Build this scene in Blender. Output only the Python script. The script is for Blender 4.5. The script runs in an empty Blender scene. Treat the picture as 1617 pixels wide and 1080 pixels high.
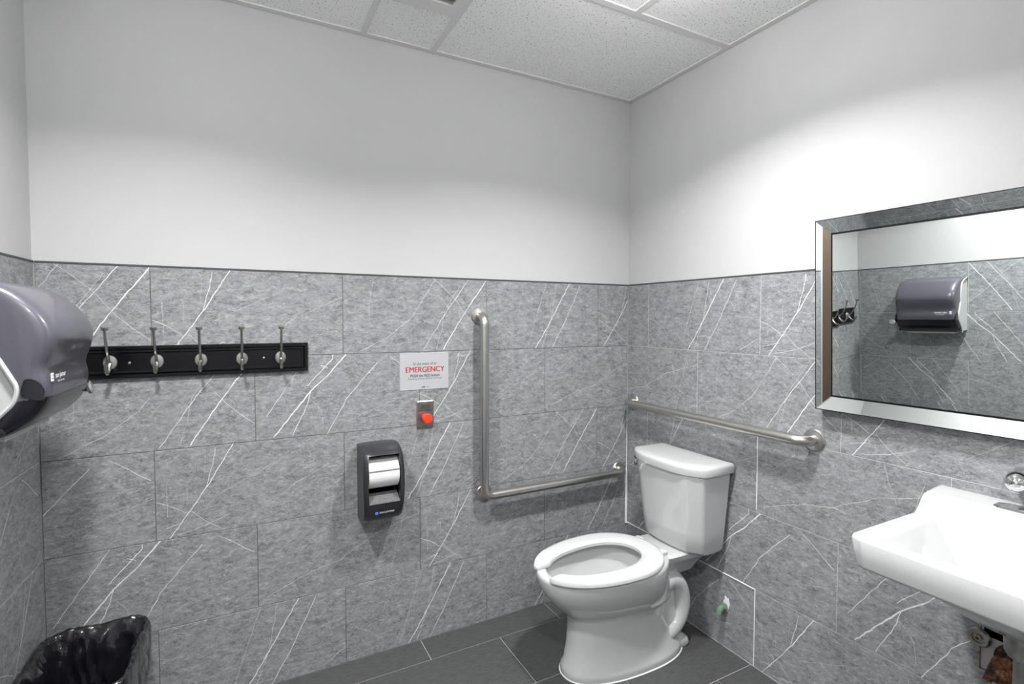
import bpy, bmesh, math, random
from mathutils import Vector, Matrix
from math import sin, cos, pi, sqrt, radians

random.seed(4)
scene = bpy.context.scene
COL = scene.collection

# ------------------------------------------------------------------ camera
cam_d = bpy.data.cameras.new('camera')
cam = bpy.data.objects.new('camera', cam_d)
COL.objects.link(cam)
yaw, pitch, roll, FPX = 0.48459, -0.03663, 0.00176, 809.35
CAM = Vector((-1.75857, -2.05843, 1.36532))
fw = Vector((sin(yaw) * cos(pitch), cos(yaw) * cos(pitch), sin(pitch)))
rt = Vector((cos(yaw), -sin(yaw), 0))
up = rt.cross(fw)
rt, up = rt * cos(roll) + up * sin(roll), up * cos(roll) - rt * sin(roll)
M = Matrix.Identity(4)
for i in range(3):
    M[i][0], M[i][1], M[i][2], M[i][3] = rt[i], up[i], -fw[i], CAM[i]
cam.matrix_world = M
cam_d.sensor_width = 36
cam_d.sensor_fit = 'HORIZONTAL'
cam_d.lens = FPX / 1617 * 36
cam_d.shift_y = -8.06 / 1617
cam_d.clip_start = 0.02
scene.camera = cam

# ------------------------------------------------------------------ world, exposure
world = bpy.data.worlds.new('world')
scene.world = world
world.use_nodes = True
world.node_tree.nodes['Background'].inputs[0].default_value = (0.9, 0.95, 1, 1)
world.node_tree.nodes['Background'].inputs[1].default_value = 0.02
scene.view_settings.view_transform = 'Standard'
scene.view_settings.look = 'None'
scene.view_settings.gamma = 1
scene.view_settings.use_curve_mapping = False
scene.view_settings.exposure = 0.14
GLOBE_R, GLOBE_L = 0.068, 38.0        # glowing glass cover
LAMP_WATT, LAMP_SPREAD = 20, 144       # LED disc under it
LAMP_POS = ((-0.68, -0.98), (-1.97, -0.98), (-1.55, -2.20))  # last one is an added fill light behind the camera
CEIL = 2.457
scene.cycles.max_bounces = 16
scene.cycles.diffuse_bounces = 8
scene.cycles.glossy_bounces = 6

# ------------------------------------------------------------------ room frames
LROT = -0.03242
HT = 0.3063          # tile row pitch
TW = 0.6111          # tile column pitch
TOP = 5 * HT
REAR = -2.80
FR = {
    'back': (Vector((0, 0, 0)), 0.0),
    'right': (Vector((0, 0, 0)), -pi / 2),
    'left': (Vector((-2.31594, 0, 0)), pi / 2 + LROT),
    'rear': (Vector((0, REAR, 0)), pi),
}


def fmat(wall):
    o, a = FR[wall]
    return Matrix.Translation(o) @ Matrix.Rotation(a, 4, 'Z')


# local wall frame: X to the viewer's right, Y into the wall, Z up

# ------------------------------------------------------------------ materials
def new_mat(name):
    m = bpy.data.materials.new(name)
    m.use_nodes = True
    nt = m.node_tree
    return m, nt, nt.nodes['Principled BSDF']


def N(nt, typ, **kw):
    n = nt.nodes.new(typ)
    for k, v in kw.items():
        setattr(n, k, v)
    return n


def set_in(node, **kw):
    for k, v in kw.items():
        node.inputs[k.replace('_', ' ')].default_value = v


def rgba(c):
    return (c[0], c[1], c[2], 1)


def simple(name, col, rough=0.5, metal=0.0, spec=0.5, coat=0.0, noise=0.0, nscale=30, bump=0.0, bscale=200,
           stretch=None, trans=0.0):
    m, nt, b = new_mat(name)
    b.inputs['Base Color'].default_value = rgba(col)
    b.inputs['Roughness'].default_value = rough
    b.inputs['Metallic'].default_value = metal
    b.inputs['Specular IOR Level'].default_value = spec
    b.inputs['Coat Weight'].default_value = coat
    b.inputs['Transmission Weight'].default_value = trans
    tc = N(nt, 'ShaderNodeTexCoord')
    src = tc.outputs['Object']
    if stretch:
        mp = N(nt, 'ShaderNodeMapping')
        mp.inputs['Scale'].default_value = stretch
        nt.links.new(src, mp.inputs['Vector'])
        src = mp.outputs['Vector']
    if noise > 0:
        n = N(nt, 'ShaderNodeTexNoise')
        set_in(n, Scale=nscale, Detail=5.0, Roughness=0.6)
        nt.links.new(src, n.inputs['Vector'])
        mx = N(nt, 'ShaderNodeMix', data_type='RGBA')
        mx.inputs[6].default_value = rgba([max(0, c * (1 - noise)) for c in col])
        mx.inputs[7].default_value = rgba([min(1, c * (1 + noise)) for c in col])
        nt.links.new(n.outputs['Fac'], mx.inputs[0])
        nt.links.new(mx.outputs[2], b.inputs['Base Color'])
    if bump > 0:
        n2 = N(nt, 'ShaderNodeTexNoise')
        set_in(n2, Scale=bscale, Detail=3.0)
        nt.links.new(src, n2.inputs['Vector'])
        bp = N(nt, 'ShaderNodeBump')
        set_in(bp, Strength=bump, Distance=0.002)
        nt.links.new(n2.outputs['Fac'], bp.inputs['Height'])
        nt.links.new(bp.outputs['Normal'], b.inputs['Normal'])
    return m


MT = {}
MT['paint'] = simple('wall_paint', (0.53, 0.533, 0.533), 0.55, noise=0.02, nscale=3, bump=0.12, bscale=90, spec=0.25)
MT['grout'] = simple('grout_grey', (0.095, 0.098, 0.10), 0.9, noise=0.25, nscale=60)
MT['grout_light'] = simple('grout_pale', (0.58, 0.59, 0.60), 0.9, noise=0.25, nscale=60)
MT['caulk'] = simple('white_caulk', (0.82, 0.83, 0.83), 0.4, noise=0.06, nscale=50, bump=0.3, bscale=120)
MT['trim'] = simple('dark_trim', (0.06, 0.062, 0.065), 0.5)
MT['porcelain'] = simple('porcelain', (0.55, 0.555, 0.558), 0.09, coat=0.4, noise=0.01, nscale=5)
MT['seat'] = simple('seat_plastic', (0.60, 0.605, 0.61), 0.16, noise=0.01, nscale=5)
MT['steel'] = simple('brushed_steel', (0.56, 0.54, 0.51), 0.33, 1.0, noise=0.10, nscale=40, bump=0.05, bscale=300)
MT['chrome'] = simple('chrome', (0.78, 0.79, 0.80), 0.07, 1.0, noise=0.03, nscale=60)
MT['nickel'] = simple('satin_nickel', (0.50, 0.49, 0.47), 0.3, 1.0, noise=0.05, nscale=80)
MT['nickel_flat'] = simple('satin_nickel_disc', (0.36, 0.36, 0.35), 0.4, 0.7, noise=0.05, nscale=80)
MT['blackwood'] = simple('black_lacquer', (0.004, 0.004, 0.005), 0.2, spec=0.5, coat=0.0, noise=0.2, nscale=40)
MT['smoke'] = simple('smoked_plastic', (0.078, 0.076, 0.094), 0.30, spec=0.6, coat=0.35, noise=0.08, nscale=240)
MT['smoke_dark'] = simple('smoked_plastic_dark', (0.008, 0.0075, 0.013), 0.2, spec=0.5, coat=0.1, noise=0.5, nscale=320)
MT['disp_grey'] = simple('dispenser_grey', (0.48, 0.49, 0.49), 0.4, noise=0.03, nscale=30)
MT['black_plastic'] = simple('black_plastic', (0.010, 0.010, 0.014), 0.28, spec=0.5, coat=0.2, noise=0.2, nscale=200,
                             bump=0.15, bscale=900)
MT['tp_cover'] = simple('charcoal_plastic', (0.020, 0.020, 0.026), 0.33, spec=0.6, coat=0.25, noise=0.15, nscale=150,
                        bump=0.12, bscale=800)
MT['tray'] = simple('smoky_clear_tray', (0.16, 0.16, 0.165), 0.25, noise=0.5, nscale=120, coat=0.3)
MT['paper'] = simple('tissue_paper', (0.84, 0.84, 0.85), 0.9, noise=0.03, nscale=60, bump=0.5, bscale=260)
MT['card'] = simple('cardboard', (0.42, 0.33, 0.24), 0.9, noise=0.1, nscale=60)
MT['white_print'] = simple('white_print', (0.8, 0.8, 0.82), 0.5)
MT['blue_print'] = simple('blue_print', (0.12, 0.16, 0.55), 0.5)
MT['black_print'] = simple('black_print', (0.015, 0.015, 0.018), 0.5)
MT['grey_print'] = simple('grey_print', (0.12, 0.12, 0.13), 0.5)
MT['red_print'] = simple('red_print', (0.45, 0.018, 0.03), 0.5)
MT['sign'] = simple('sign_silver', (0.60, 0.61, 0.63), 0.35, 0.35, noise=0.03, nscale=20)
MT['plate'] = simple('plate_steel', (0.44, 0.42, 0.39), 0.34, 1.0, noise=0.08, nscale=30, stretch=(1, 1, 12))
MT['red'] = simple('red_plastic', (0.85, 0.055, 0.02), 0.3, coat=0.3, noise=0.05, nscale=30)
MT['bag'] = simple('black_bag', (0.010, 0.010, 0.014), 0.16, spec=0.7, coat=0.3, noise=0.2, nscale=60, bump=1.0, bscale=38)
MT['bin'] = simple('bin_plastic', (0.02, 0.02, 0.022), 0.4, noise=0.1, nscale=40)
MT['tbar'] = simple('grid_bar_white', (0.70, 0.70, 0.69), 0.45, noise=0.02, nscale=10)
MT['vent_brown'] = simple('vent_brown', (0.20, 0.155, 0.115), 0.6, noise=0.2, nscale=80)
MT['mirror'] = simple('mirror_silver', (0.83, 0.86, 0.85), 0.0, 1.0)
MT['mirror_edge'] = simple('mirror_edge', (0.015, 0.018, 0.018), 0.25)
MT['mirror_bead'] = simple('mirror_bead', (0.75, 0.76, 0.76), 0.12, 1.0)
MT['bronze'] = simple('bronze_frame', (0.085, 0.060, 0.042), 0.45, noise=0.1, nscale=40)
MT['door'] = simple('door_grey', (0.62, 0.62, 0.61), 0.4, noise=0.02, nscale=8)
MT['board'] = simple('bare_board', (0.46, 0.455, 0.44), 0.9, noise=0.14, nscale=25)
MT['green'] = simple('verdigris', (0.13, 0.20, 0.15), 0.7, noise=0.7, nscale=70, bump=0.6, bscale=120)
MT['housing'] = simple('lamp_housing', (0.8, 0.8, 0.8), 0.4)


def rust_mat(name, c1, c2):
    m, nt, b = new_mat(name)
    tc = N(nt, 'ShaderNodeTexCoord')
    n = N(nt, 'ShaderNodeTexNoise')
    set_in(n, Scale=38.0, Detail=6.0, Roughness=0.7)
    nt.links.new(tc.outputs['Object'], n.inputs['Vector'])
    r = N(nt, 'ShaderNodeValToRGB')
    r.color_ramp.elements[0].position = 0.42
    r.color_ramp.elements[0].color = rgba(c1)
    r.color_ramp.elements[1].position = 0.66
    r.color_ramp.elements[1].color = rgba(c2)
    e = r.color_ramp.elements.new(0.54)
    e.color = (0.22, 0.065, 0.015, 1)
    nt.links.new(n.outputs['Fac'], r.inputs['Fac'])
    nt.links.new(r.outputs['Color'], b.inputs['Base Color'])
    b.inputs['Roughness'].default_value = 0.7
    bp = N(nt, 'ShaderNodeBump')
    set_in(bp, Strength=0.6, Distance=0.003)
    nt.links.new(n.outputs['Fac'], bp.inputs['Height'])
    nt.links.new(bp.outputs['Normal'], b.inputs['Normal'])
    return m


MT['rust'] = rust_mat('rusty_iron', (0.012, 0.008, 0.006), (0.40, 0.36, 0.30))
MT['rust_dark'] = rust_mat('rusty_cavity', (0.008, 0.006, 0.005), (0.20, 0.08, 0.03))
MT['worn_metal'] = simple('worn_metal', (0.36, 0.36, 0.34), 0.3, 0.9, noise=0.45, nscale=45)


# --- marble tile: veins drawn segment by segment in the tile's own metres
def seg_group():
    g = bpy.data.node_groups.new('vein_segment', 'ShaderNodeTree')
    for nm in ('P', 'A', 'BA'):
        g.interface.new_socket(nm, in_out='INPUT', socket_type='NodeSocketVector')
    for nm in ('Inv', 'W', 'Prev'):
        g.interface.new_socket(nm, in_out='INPUT', socket_type='NodeSocketFloat')
    g.interface.new_socket('Out', in_out='OUTPUT', socket_type='NodeSocketFloat')
    gi, go = g.nodes.new('NodeGroupInput'), g.nodes.new('NodeGroupOutput')
    L = g.links.new
    pa = N(g, 'ShaderNodeVectorMath', operation='SUBTRACT')
    L(gi.outputs['P'], pa.inputs[0]); L(gi.outputs['A'], pa.inputs[1])
    dt = N(g, 'ShaderNodeVectorMath', operation='DOT_PRODUCT')
    L(pa.outputs[0], dt.inputs[0]); L(gi.outputs['BA'], dt.inputs[1])
    h = N(g, 'ShaderNodeMath', operation='MULTIPLY', use_clamp=True)
    L(dt.outputs['Value'], h.inputs[0]); L(gi.outputs['Inv'], h.inputs[1])
    sc = N(g, 'ShaderNodeVectorMath', operation='SCALE')
    L(gi.outputs['BA'], sc.inputs[0]); L(h.outputs[0], sc.inputs['Scale'])
    ds = N(g, 'ShaderNodeVectorMath', operation='DISTANCE')
    L(pa.outputs[0], ds.inputs[0]); L(sc.outputs[0], ds.inputs[1])
    dv = N(g, 'ShaderNodeMath', operation='DIVIDE')
    L(ds.outputs['Value'], dv.inputs[0]); L(gi.outputs['W'], dv.inputs[1])
    om = N(g, 'ShaderNodeMath', operation='SUBTRACT', use_clamp=True)
    om.inputs[0].default_value = 1.0
    L(dv.outputs[0], om.inputs[1])
    # weaker veins are also fainter
    am = N(g, 'ShaderNodeMath', operation='MULTIPLY', use_clamp=True)
    L(gi.outputs['W'], am.inputs[0]); am.inputs[1].default_value = 520.0
    ml = N(g, 'ShaderNodeMath', operation='MULTIPLY')
    L(om.outputs[0], ml.inputs[0]); L(am.outputs[0], ml.inputs[1])
    mxx = N(g, 'ShaderNodeMath', operation='MAXIMUM')
    L(ml.outputs[0], mxx.inputs[0]); L(gi.outputs['Prev'], mxx.inputs[1])
    L(mxx.outputs[0], go.inputs['Out'])
    return g


SEG = seg_group()
VEINS = {
    'A': [([(.06, 0), (.16, .28), (.25, .55), (.38, 1)], 1.1), ([(.24, .52), (.27, .75), (.29, .97)], .8),
          ([(0, .43), (.08, .36), (.14, .27)], .7), ([(.05, .62), (.055, .25)], .5), ([(.05, .12), (.13, .17)], .7),
          ([(.15, .62), (.145, .4)], .4), ([(.17, .27), (.24, .13), (.32, .02)], .6), ([(.24, .9), (.23, .62)], .35),
          ([(.10, .03), (.25, .10), (.35, .18)], .6), ([(.3, .42), (.45, .58), (.66, .78)], .45),
          ([(.55, .2), (.72, .45), (1, .72)], .45)],
    'B': [([(.10, .02), (.28, .2), (.44, .45), (.62, 1)], .6), ([(.53, .03), (.68, .5), (.86, 1)], .9),
          ([(.67, .03), (.82, .5), (1.0, 1)], 1.4), ([(.60, 1), (.74, .76), (.86, .45), (1, .2)], .6),
          ([(.62, .03), (.66, .3), (.68, .55), (.80, .92)], .5), ([(.2, 1), (.17, .7), (.16, .4)], .4),
          ([(.10, .3), (.3, .42)], .4), ([(.73, .22), (.86, .08)], .35), ([(.02, .5), (.2, .62)], .3)],
    'C': [([(.41, 0), (.55, .42), (.72, 1)], 1.4), ([(.51, 1), (.44, .6), (.35, .05)], .55),
          ([(.60, 1), (.565, .6), (.55, .42), (.47, .02)], .65), ([(.82, .97), (.68, .4), (.56, 0)], .9),
          ([(.86, .05), (1, .22)], .6), ([(.05, .45), (.15, .33), (.24, .15)], .45), ([(.02, .9), (.2, .98)], .35),
          ([(.5, .2), (.58, .22)], .5), ([(.3, .9), (.26, .5)], .3)],
    'D': [([(.30, 1), (.18, .65), (.06, .28)], .8), ([(.52, 1), (.43, .78), (.31, .56), (.10, .03)], 1.7),
          ([(.44, 1), (.44, .95), (.39, .84), (.29, .62)], 1.0), ([(.31, .56), (.29, .4), (.20, .02)], .9),
          ([(.72, .88), (.62, .66), (.52, .42), (.40, .0)], .9), ([(.80, .95), (.98, .68)], .8),
          ([(.32, .42), (.37, .3), (.38, .1)], .45), ([(.6, .2), (.8, .35), (1, .48)], .4),
          ([(.37, .86), (.41, .83)], .8), ([(.05, .75), (.15, .78), (.27, .76)], .4)],
    'E': [([(.05, .1), (.3, .3), (.5, .38)], .6), ([(.45, .35), (.7, .62), (1, .8)], .6), ([(.6, .05), (.8, .3)], .4),
          ([(.1, .6), (.25, .85)], .4), ([(.72, .98), (.78, .6)], .5), ([(.9, .9), (.84, .45), (.8, .1)], .5)],
}


def tile_mat(key):
    m, nt, b = new_mat('marble_tile_' + key)
    L = nt.links.new
    uv = N(nt, 'ShaderNodeUVMap', uv_map='UVMap')
    oi = N(nt, 'ShaderNodeObjectInfo')
    # gentle wobble of the vein lines
    wn = N(nt, 'ShaderNodeTexNoise')
    set_in(wn, Scale=26.0, Detail=3.0)
    L(uv.outputs['UV'], wn.inputs['Vector'])
    ws = N(nt, 'ShaderNodeVectorMath', operation='SUBTRACT')
    L(wn.outputs['Color'], ws.inputs[0]); ws.inputs[1].default_value = (.5, .5, .5)
    wk = N(nt, 'ShaderNodeVectorMath', operation='SCALE')
    L(ws.outputs[0], wk.inputs[0]); wk.inputs['Scale'].default_value = 0.010
    wa = N(nt, 'ShaderNodeVectorMath', operation='ADD')
    L(uv.outputs['UV'], wa.inputs[0]); L(wk.outputs[0], wa.inputs[1])
    wz = N(nt, 'ShaderNodeVectorMath', operation='MULTIPLY')
    L(wa.outputs[0], wz.inputs[0]); wz.inputs[1].default_value = (1, 1, 0)
    prev = None
    for pts, w in VEINS[key]:
        for p, q in zip(pts[:-1], pts[1:]):
            a = Vector((p[0] * TW, p[1] * HT, 0)); d = Vector((q[0] * TW, q[1] * HT, 0)) - a
            g = N(nt, 'ShaderNodeGroup')
            g.node_tree = SEG
            L(wz.outputs[0], g.inputs['P'])
            g.inputs['A'].default_value = a
            g.inputs['BA'].default_value = d
            g.inputs['Inv'].default_value = 1 / d.length_squared
            g.inputs['W'].default_value = 0.0017 * w ** 0.9
            if prev:
                L(prev, g.inputs['Prev'])
            prev = g.outputs['Out']
    vein = prev
    # mottled stone, shifted per tile
    off = N(nt, 'ShaderNodeVectorMath', operation='SCALE')
    cx = N(nt, 'ShaderNodeCombineXYZ')
    L(oi.outputs['Random'], cx.inputs[0]); L(oi.outputs['Random'], cx.inputs[1]); L(oi.outputs['Random'], cx.inputs[2])
    L(cx.outputs[0], off.inputs[0]); off.inputs['Scale'].default_value = 37.0
    p2 = N(nt, 'ShaderNodeVectorMath', operation='ADD')
    L(uv.outputs['UV'], p2.inputs[0]); L(off.outputs[0], p2.inputs[1])
    mp = N(nt, 'ShaderNodeMapping')
    mp.inputs['Rotation'].default_value = (0, 0, radians(-28))
    mp.inputs['Scale'].default_value = (0.62, 1.25, 1)
    L(p2.outputs[0], mp.inputs['Vector'])
    n1 = N(nt, 'ShaderNodeTexNoise')
    set_in(n1, Scale=42.0, Detail=12.0, Roughness=0.86, Distortion=0.6)
    L(mp.outputs[0], n1.inputs['Vector'])
    r1 = N(nt, 'ShaderNodeValToRGB')
    cr = r1.color_ramp
    cr.elements[0].position = 0.35; cr.elements[0].color = (0.10, 0.104, 0.110, 1)
    cr.elements[1].position = 0.70; cr.elements[1].color = (0.62, 0.632, 0.647, 1)
    e = cr.elements.new(0.46); e.color = (0.25, 0.258, 0.268, 1)
    e = cr.elements.new(0.57); e.color = (0.345, 0.354, 0.366, 1)
    L(n1.outputs['Fac'], r1.inputs['Fac'])
    # fine dark crackle
    n2 = N(nt, 'ShaderNodeTexNoise')
    set_in(n2, Scale=75.0, Detail=7.0, Roughness=0.72, Distortion=0.9)
    L(mp.outputs[0], n2.inputs['Vector'])
    ab = N(nt, 'ShaderNodeMath', operation='SUBTRACT')
    L(n2.outputs['Fac'], ab.inputs[0]); ab.inputs[1].default_value = 0.47
    ab2 = N(nt, 'ShaderNodeMath', operation='ABSOLUTE')
    L(ab.outputs[0], ab2.inputs[0])
    mr = N(nt, 'ShaderNodeMapRange')
    set_in(mr, From_Min=0.0, From_Max=0.03, To_Min=0.9, To_Max=0.0)
    L(ab2.outputs[0], mr.inputs['Value'])
    # gate the crackle so it comes and goes
    n3 = N(nt, 'ShaderNodeTexNoise')
    set_in(n3, Scale=13.0, Detail=4.0, Roughness=0.6)
    L(p2.outputs[0], n3.inputs['Vector'])
    gt = N(nt, 'ShaderNodeMapRange')
    set_in(gt, From_Min=0.38, From_Max=0.62, To_Min=0.35, To_Max=1.1)
    L(n3.outputs['Fac'], gt.inputs['Value'])
    cm = N(nt, 'ShaderNodeMath', operation='MULTIPLY')
    L(mr.outputs[0], cm.inputs[0]); L(gt.outputs[0], cm.inputs[1])
    m1 = N(nt, 'ShaderNodeMix', data_type='RGBA')
    L(cm.outputs[0], m1.inputs[0]); L(r1.outputs['Color'], m1.inputs[6])
    m1.inputs[7].default_value = (0.06, 0.062, 0.067, 1)
    # pale broken flecks
    n4 = N(nt, 'ShaderNodeTexNoise')
    set_in(n4, Scale=90.0, Detail=5.0, Roughness=0.75, Distortion=0.8)
    L(mp.outputs[0], n4.inputs['Vector'])
    fk = N(nt, 'ShaderNodeMapRange')
    set_in(fk, From_Min=0.59, From_Max=0.70, To_Min=0.0, To_Max=0.55)
    L(n4.outputs['Fac'], fk.inputs['Value'])
    m2 = N(nt, 'ShaderNodeMix', data_type='RGBA')
    L(fk.outputs[0], m2.inputs[0]); L(m1.outputs[2], m2.inputs[6])
    m2.inputs[7].default_value = (0.62, 0.635, 0.65, 1)
    # veins, thinning and breaking along their run
    vb = N(nt, 'ShaderNodeMapRange')
    set_in(vb, From_Min=0.30, From_Max=0.60, To_Min=0.45, To_Max=1.25)
    L(n3.outputs['Fac'], vb.inputs['Value'])
    vm = N(nt, 'ShaderNodeMath', operation='MULTIPLY', use_clamp=True)
    L(vein, vm.inputs[0]); L(vb.outputs[0], vm.inputs[1])
    vg = N(nt, 'ShaderNodeMath', operation='MULTIPLY', use_clamp=True)
    L(vm.outputs[0], vg.inputs[0]); vg.inputs[1].default_value = 1.35
    m3 = N(nt, 'ShaderNodeMix', data_type='RGBA')
    L(vg.outputs[0], m3.inputs[0]); L(m2.outputs[2], m3.inputs[6])
    m3.inputs[7].default_value = (0.80, 0.815, 0.83, 1)
    L(m3.outputs[2], b.inputs['Base Color'])
    b.inputs['Roughness'].default_value = 0.42
    b.inputs['Specular IOR Level'].default_value = 0.4
    bp = N(nt, 'ShaderNodeBump')
    set_in(bp, Strength=0.10, Distance=0.001)
    L(n4.outputs['Fac'], bp.inputs['Height'])
    L(bp.outputs['Normal'], b.inputs['Normal'])
    return m


TILE = {k: tile_mat(k) for k in VEINS}


def floor_mat():
    m, nt, b = new_mat('slate_floor_tile')
    L = nt.links.new
    tc = N(nt, 'ShaderNodeTexCoord')
    mp = N(nt, 'ShaderNodeMapping')
    mp.inputs['Scale'].default_value = (1, 5, 1)
    mp.inputs['Rotation'].default_value = (0, 0, radians(6))
    L(tc.outputs['Object'], mp.inputs['Vector'])
    n = N(nt, 'ShaderNodeTexNoise')
    set_in(n, Scale=26.0, Detail=8.0, Roughness=0.75)
    L(mp.outputs[0], n.inputs['Vector'])
    r = N(nt, 'ShaderNodeValToRGB')
    r.color_ramp.elements[0].position = .3; r.color_ramp.elements[0].color = (0.040, 0.040, 0.041, 1)
    r.color_ramp.elements[1].position = .72; r.color_ramp.elements[1].color = (0.10, 0.101, 0.103, 1)
    L(n.outputs['Fac'], r.inputs['Fac'])
    n2 = N(nt, 'ShaderNodeTexNoise')
    set_in(n2, Scale=420.0, Detail=2.0)
    L(tc.outputs['Object'], n2.inputs['Vector'])
    mr = N(nt, 'ShaderNodeMapRange')
    set_in(mr, From_Min=.62, From_Max=.75, To_Min=0., To_Max=.4)
    L(n2.outputs['Fac'], mr.inputs['Value'])
    mx = N(nt, 'ShaderNodeMix', data_type='RGBA')
    L(mr.outputs[0], mx.inputs[0]); L(r.outputs['Color'], mx.inputs[6])
    mx.inputs[7].default_value = (.17, .17, .17, 1)
    L(mx.outputs[2], b.inputs['Base Color'])
    b.inputs['Roughness'].default_value = 0.5
    return m


MT['floor'] = floor_mat()


def ceiling_mat():
    m, nt, b = new_mat('mineral_ceiling_tile')
    L = nt.links.new
    tc = N(nt, 'ShaderNodeTexCoord')
    n = N(nt, 'ShaderNodeTexNoise')
    set_in(n, Scale=165.0, Detail=3.0, Roughness=0.6)
    L(tc.outputs['Object'], n.inputs['Vector'])
    mr = N(nt, 'ShaderNodeMapRange')
    set_in(mr, From_Min=.615, From_Max=.655, To_Min=0., To_Max=1.)
    L(n.outputs['Fac'], mr.inputs['Value'])
    mx = N(nt, 'ShaderNodeMix', data_type='RGBA')
    L(mr.outputs[0], mx.inputs[0])
    mx.inputs[6].default_value = (.90, .90, .90, 1)
    mx.inputs[7].default_value = (.08, .08, .08, 1)
    L(mx.outputs[2], b.inputs['Base Color'])
    b.inputs['Roughness'].default_value = .9
    bp = N(nt, 'ShaderNodeBump', invert=True)
    set_in(bp, Strength=0.5, Distance=0.002)
    L(mr.outputs[0], bp.inputs['Height'])
    L(bp.outputs['Normal'], b.inputs['Normal'])
    return m


MT['ceiling'] = ceiling_mat()


def emit_mat(name, col, s):
    m, nt, b = new_mat(name)
    b.inputs['Emission Color'].default_value = rgba(col)
    b.inputs['Emission Strength'].default_value = s
    return m


MT['diffuser'] = emit_mat('lamp_diffuser', (1, .997, .99), GLOBE_L)


# ------------------------------------------------------------------ geometry helpers
def box(bm, x0, x1, y0, y1, z0, z1, mat=None):
    vs = [bm.verts.new(p) for p in ((x0, y0, z0), (x1, y0, z0), (x1, y1, z0), (x0, y1, z0),
                                    (x0, y0, z1), (x1, y0, z1), (x1, y1, z1), (x0, y1, z1))]
    if mat:
        for v in vs:
            v.co = mat @ v.co
    fs = []
    for f in ((3, 2, 1, 0), (4, 5, 6, 7), (0, 1, 5, 4), (1, 2, 6, 5), (2, 3, 7, 6), (3, 0, 4, 7)):
        fs.append(bm.faces.new([vs[i] for i in f]))
    return vs, fs


def rbox(bm, x0, x1, y0, y1, z0, z1, r=0.003, seg=2):
    vs, fs = box(bm, x0, x1, y0, y1, z0, z1)
    es = set()
    for f in fs:
        es.update(f.edges)
    bmesh.ops.bevel(bm, geom=list(es), offset=r, segments=seg, affect='EDGES', profile=0.5)


def loft(bm, rings, cap0=True, cap1=True, closed=True):
    vr = [[bm.verts.new(p) for p in r] for r in rings]
    n = len(vr[0])
    for a, b in zip(vr[:-1], vr[1:]):
        for i in range(n if closed else n - 1):
            j = (i + 1) % n
            try:
                bm.faces.new((a[i], a[j], b[j], b[i]))
            except ValueError:
                pass
    if cap0:
        bm.faces.new(list(reversed(vr[0])))
    if cap1:
        bm.faces.new(vr[-1])
    return vr


def tube(bm, pts, r, n=16, caps=True, bend=0.0, bseg=8):
    """round bar along a polyline; corners rounded with radius `bend`; r may be a list per point"""
    pts = [Vector(p) for p in pts]
    if bend > 0:
        out = [pts[0]]
        for i in range(1, len(pts) - 1):
            a, p, c = pts[i - 1], pts[i], pts[i + 1]
            d1, d2 = (a - p).normalized(), (c - p).normalized()
            ang = d1.angle(d2)
            if ang > pi - 0.02:
                out.append(p); continue
            t = min(bend / math.tan(ang / 2), (a - p).length * .49 if i > 1 else (a - p).length * .95,
                    (c - p).length * .49 if i < len(pts) - 2 else (c - p).length * .95)
            s, e = p + d1 * t, p + d2 * t
            rr = t * math.tan(ang / 2)
            ctr = p + (d1 + d2).normalized() * (rr / sin(ang / 2))
            v1, v2 = s - ctr, e - ctr
            tot = v1.angle(v2)
            ax = v1.cross(v2).normalized()
            for k in range(bseg + 1):
                out.append(ctr + Matrix.Rotation(tot * k / bseg, 3, ax) @ v1)
        out.append(pts[-1])
        pts = out
    rad = r if isinstance(r, (list, tuple)) else [r] * len(pts)
    rings = []
    nrm = None
    for i, p in enumerate(pts):
        if i == 0:
            t = pts[1] - p
        elif i == len(pts) - 1:
            t = p - pts[i - 1]
        else:
            t = (pts[i + 1] - p).normalized() + (p - pts[i - 1]).normalized()
        t.normalize()
        if nrm is None:
            nrm = t.orthogonal().normalized()
        else:
            nrm = (nrm - t * nrm.dot(t)).normalized()
        bn = t.cross(nrm)
        rings.append([p + (nrm * cos(2 * pi * k / n) + bn * sin(2 * pi * k / n)) * rad[i] for k in range(n)])
    loft(bm, rings, caps, caps)


def lathe(bm, prof, mat, n=24):
    """prof: (radius, height along local z); mat places it"""
    rings = [[mat @ Vector((r * cos(2 * pi * k / n), r * sin(2 * pi * k / n), h)) for k in range(n)] for r, h in prof]
    loft(bm, rings)


def axis_mat(origin, direction):
    d = Vector(direction).normalized()
    q = Vector((0, 0, 1)).rotation_difference(d)
    return Matrix.Translation(Vector(origin)) @ q.to_matrix().to_4x4()


OUT = (0, -1, 0)      # away from the wall in a wall's own frame


def finish(name, bm, mat, parent=None, smooth=True, angle=35, sub=0):
    bmesh.ops.recalc_face_normals(bm, faces=bm.faces)
    me = bpy.data.meshes.new(name)
    bm.to_mesh(me)
    bm.free()
    if smooth:
        for p in me.polygons:
            p.use_smooth = True
        me.set_sharp_from_angle(angle=radians(angle))
    ob = bpy.data.objects.new(name, me)
    COL.objects.link(ob)
    if mat:
        me.materials.append(mat if not isinstance(mat, str) else MT[mat])
    if parent:
        ob.parent = parent
    if sub:
        s = ob.modifiers.new('sub', 'SUBSURF')
        s.levels = s.render_levels = sub
    return ob


def tag(o, label, cat, group=None):
    o['label'] = label
    o['category'] = cat
    if group:
        o['group'] = group
    return o


def thing(name, label, cat, wall=None, u=0, z=0, out=0, world=None, group=None):
    o = bpy.data.objects.new(name, None)
    COL.objects.link(o)
    o.empty_display_size = 0.05
    if wall:
        o.matrix_world = fmat(wall) @ Matrix.Translation((u, -out, z))
    else:
        o.matrix_world = world
    return tag(o, label, cat, group)


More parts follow.
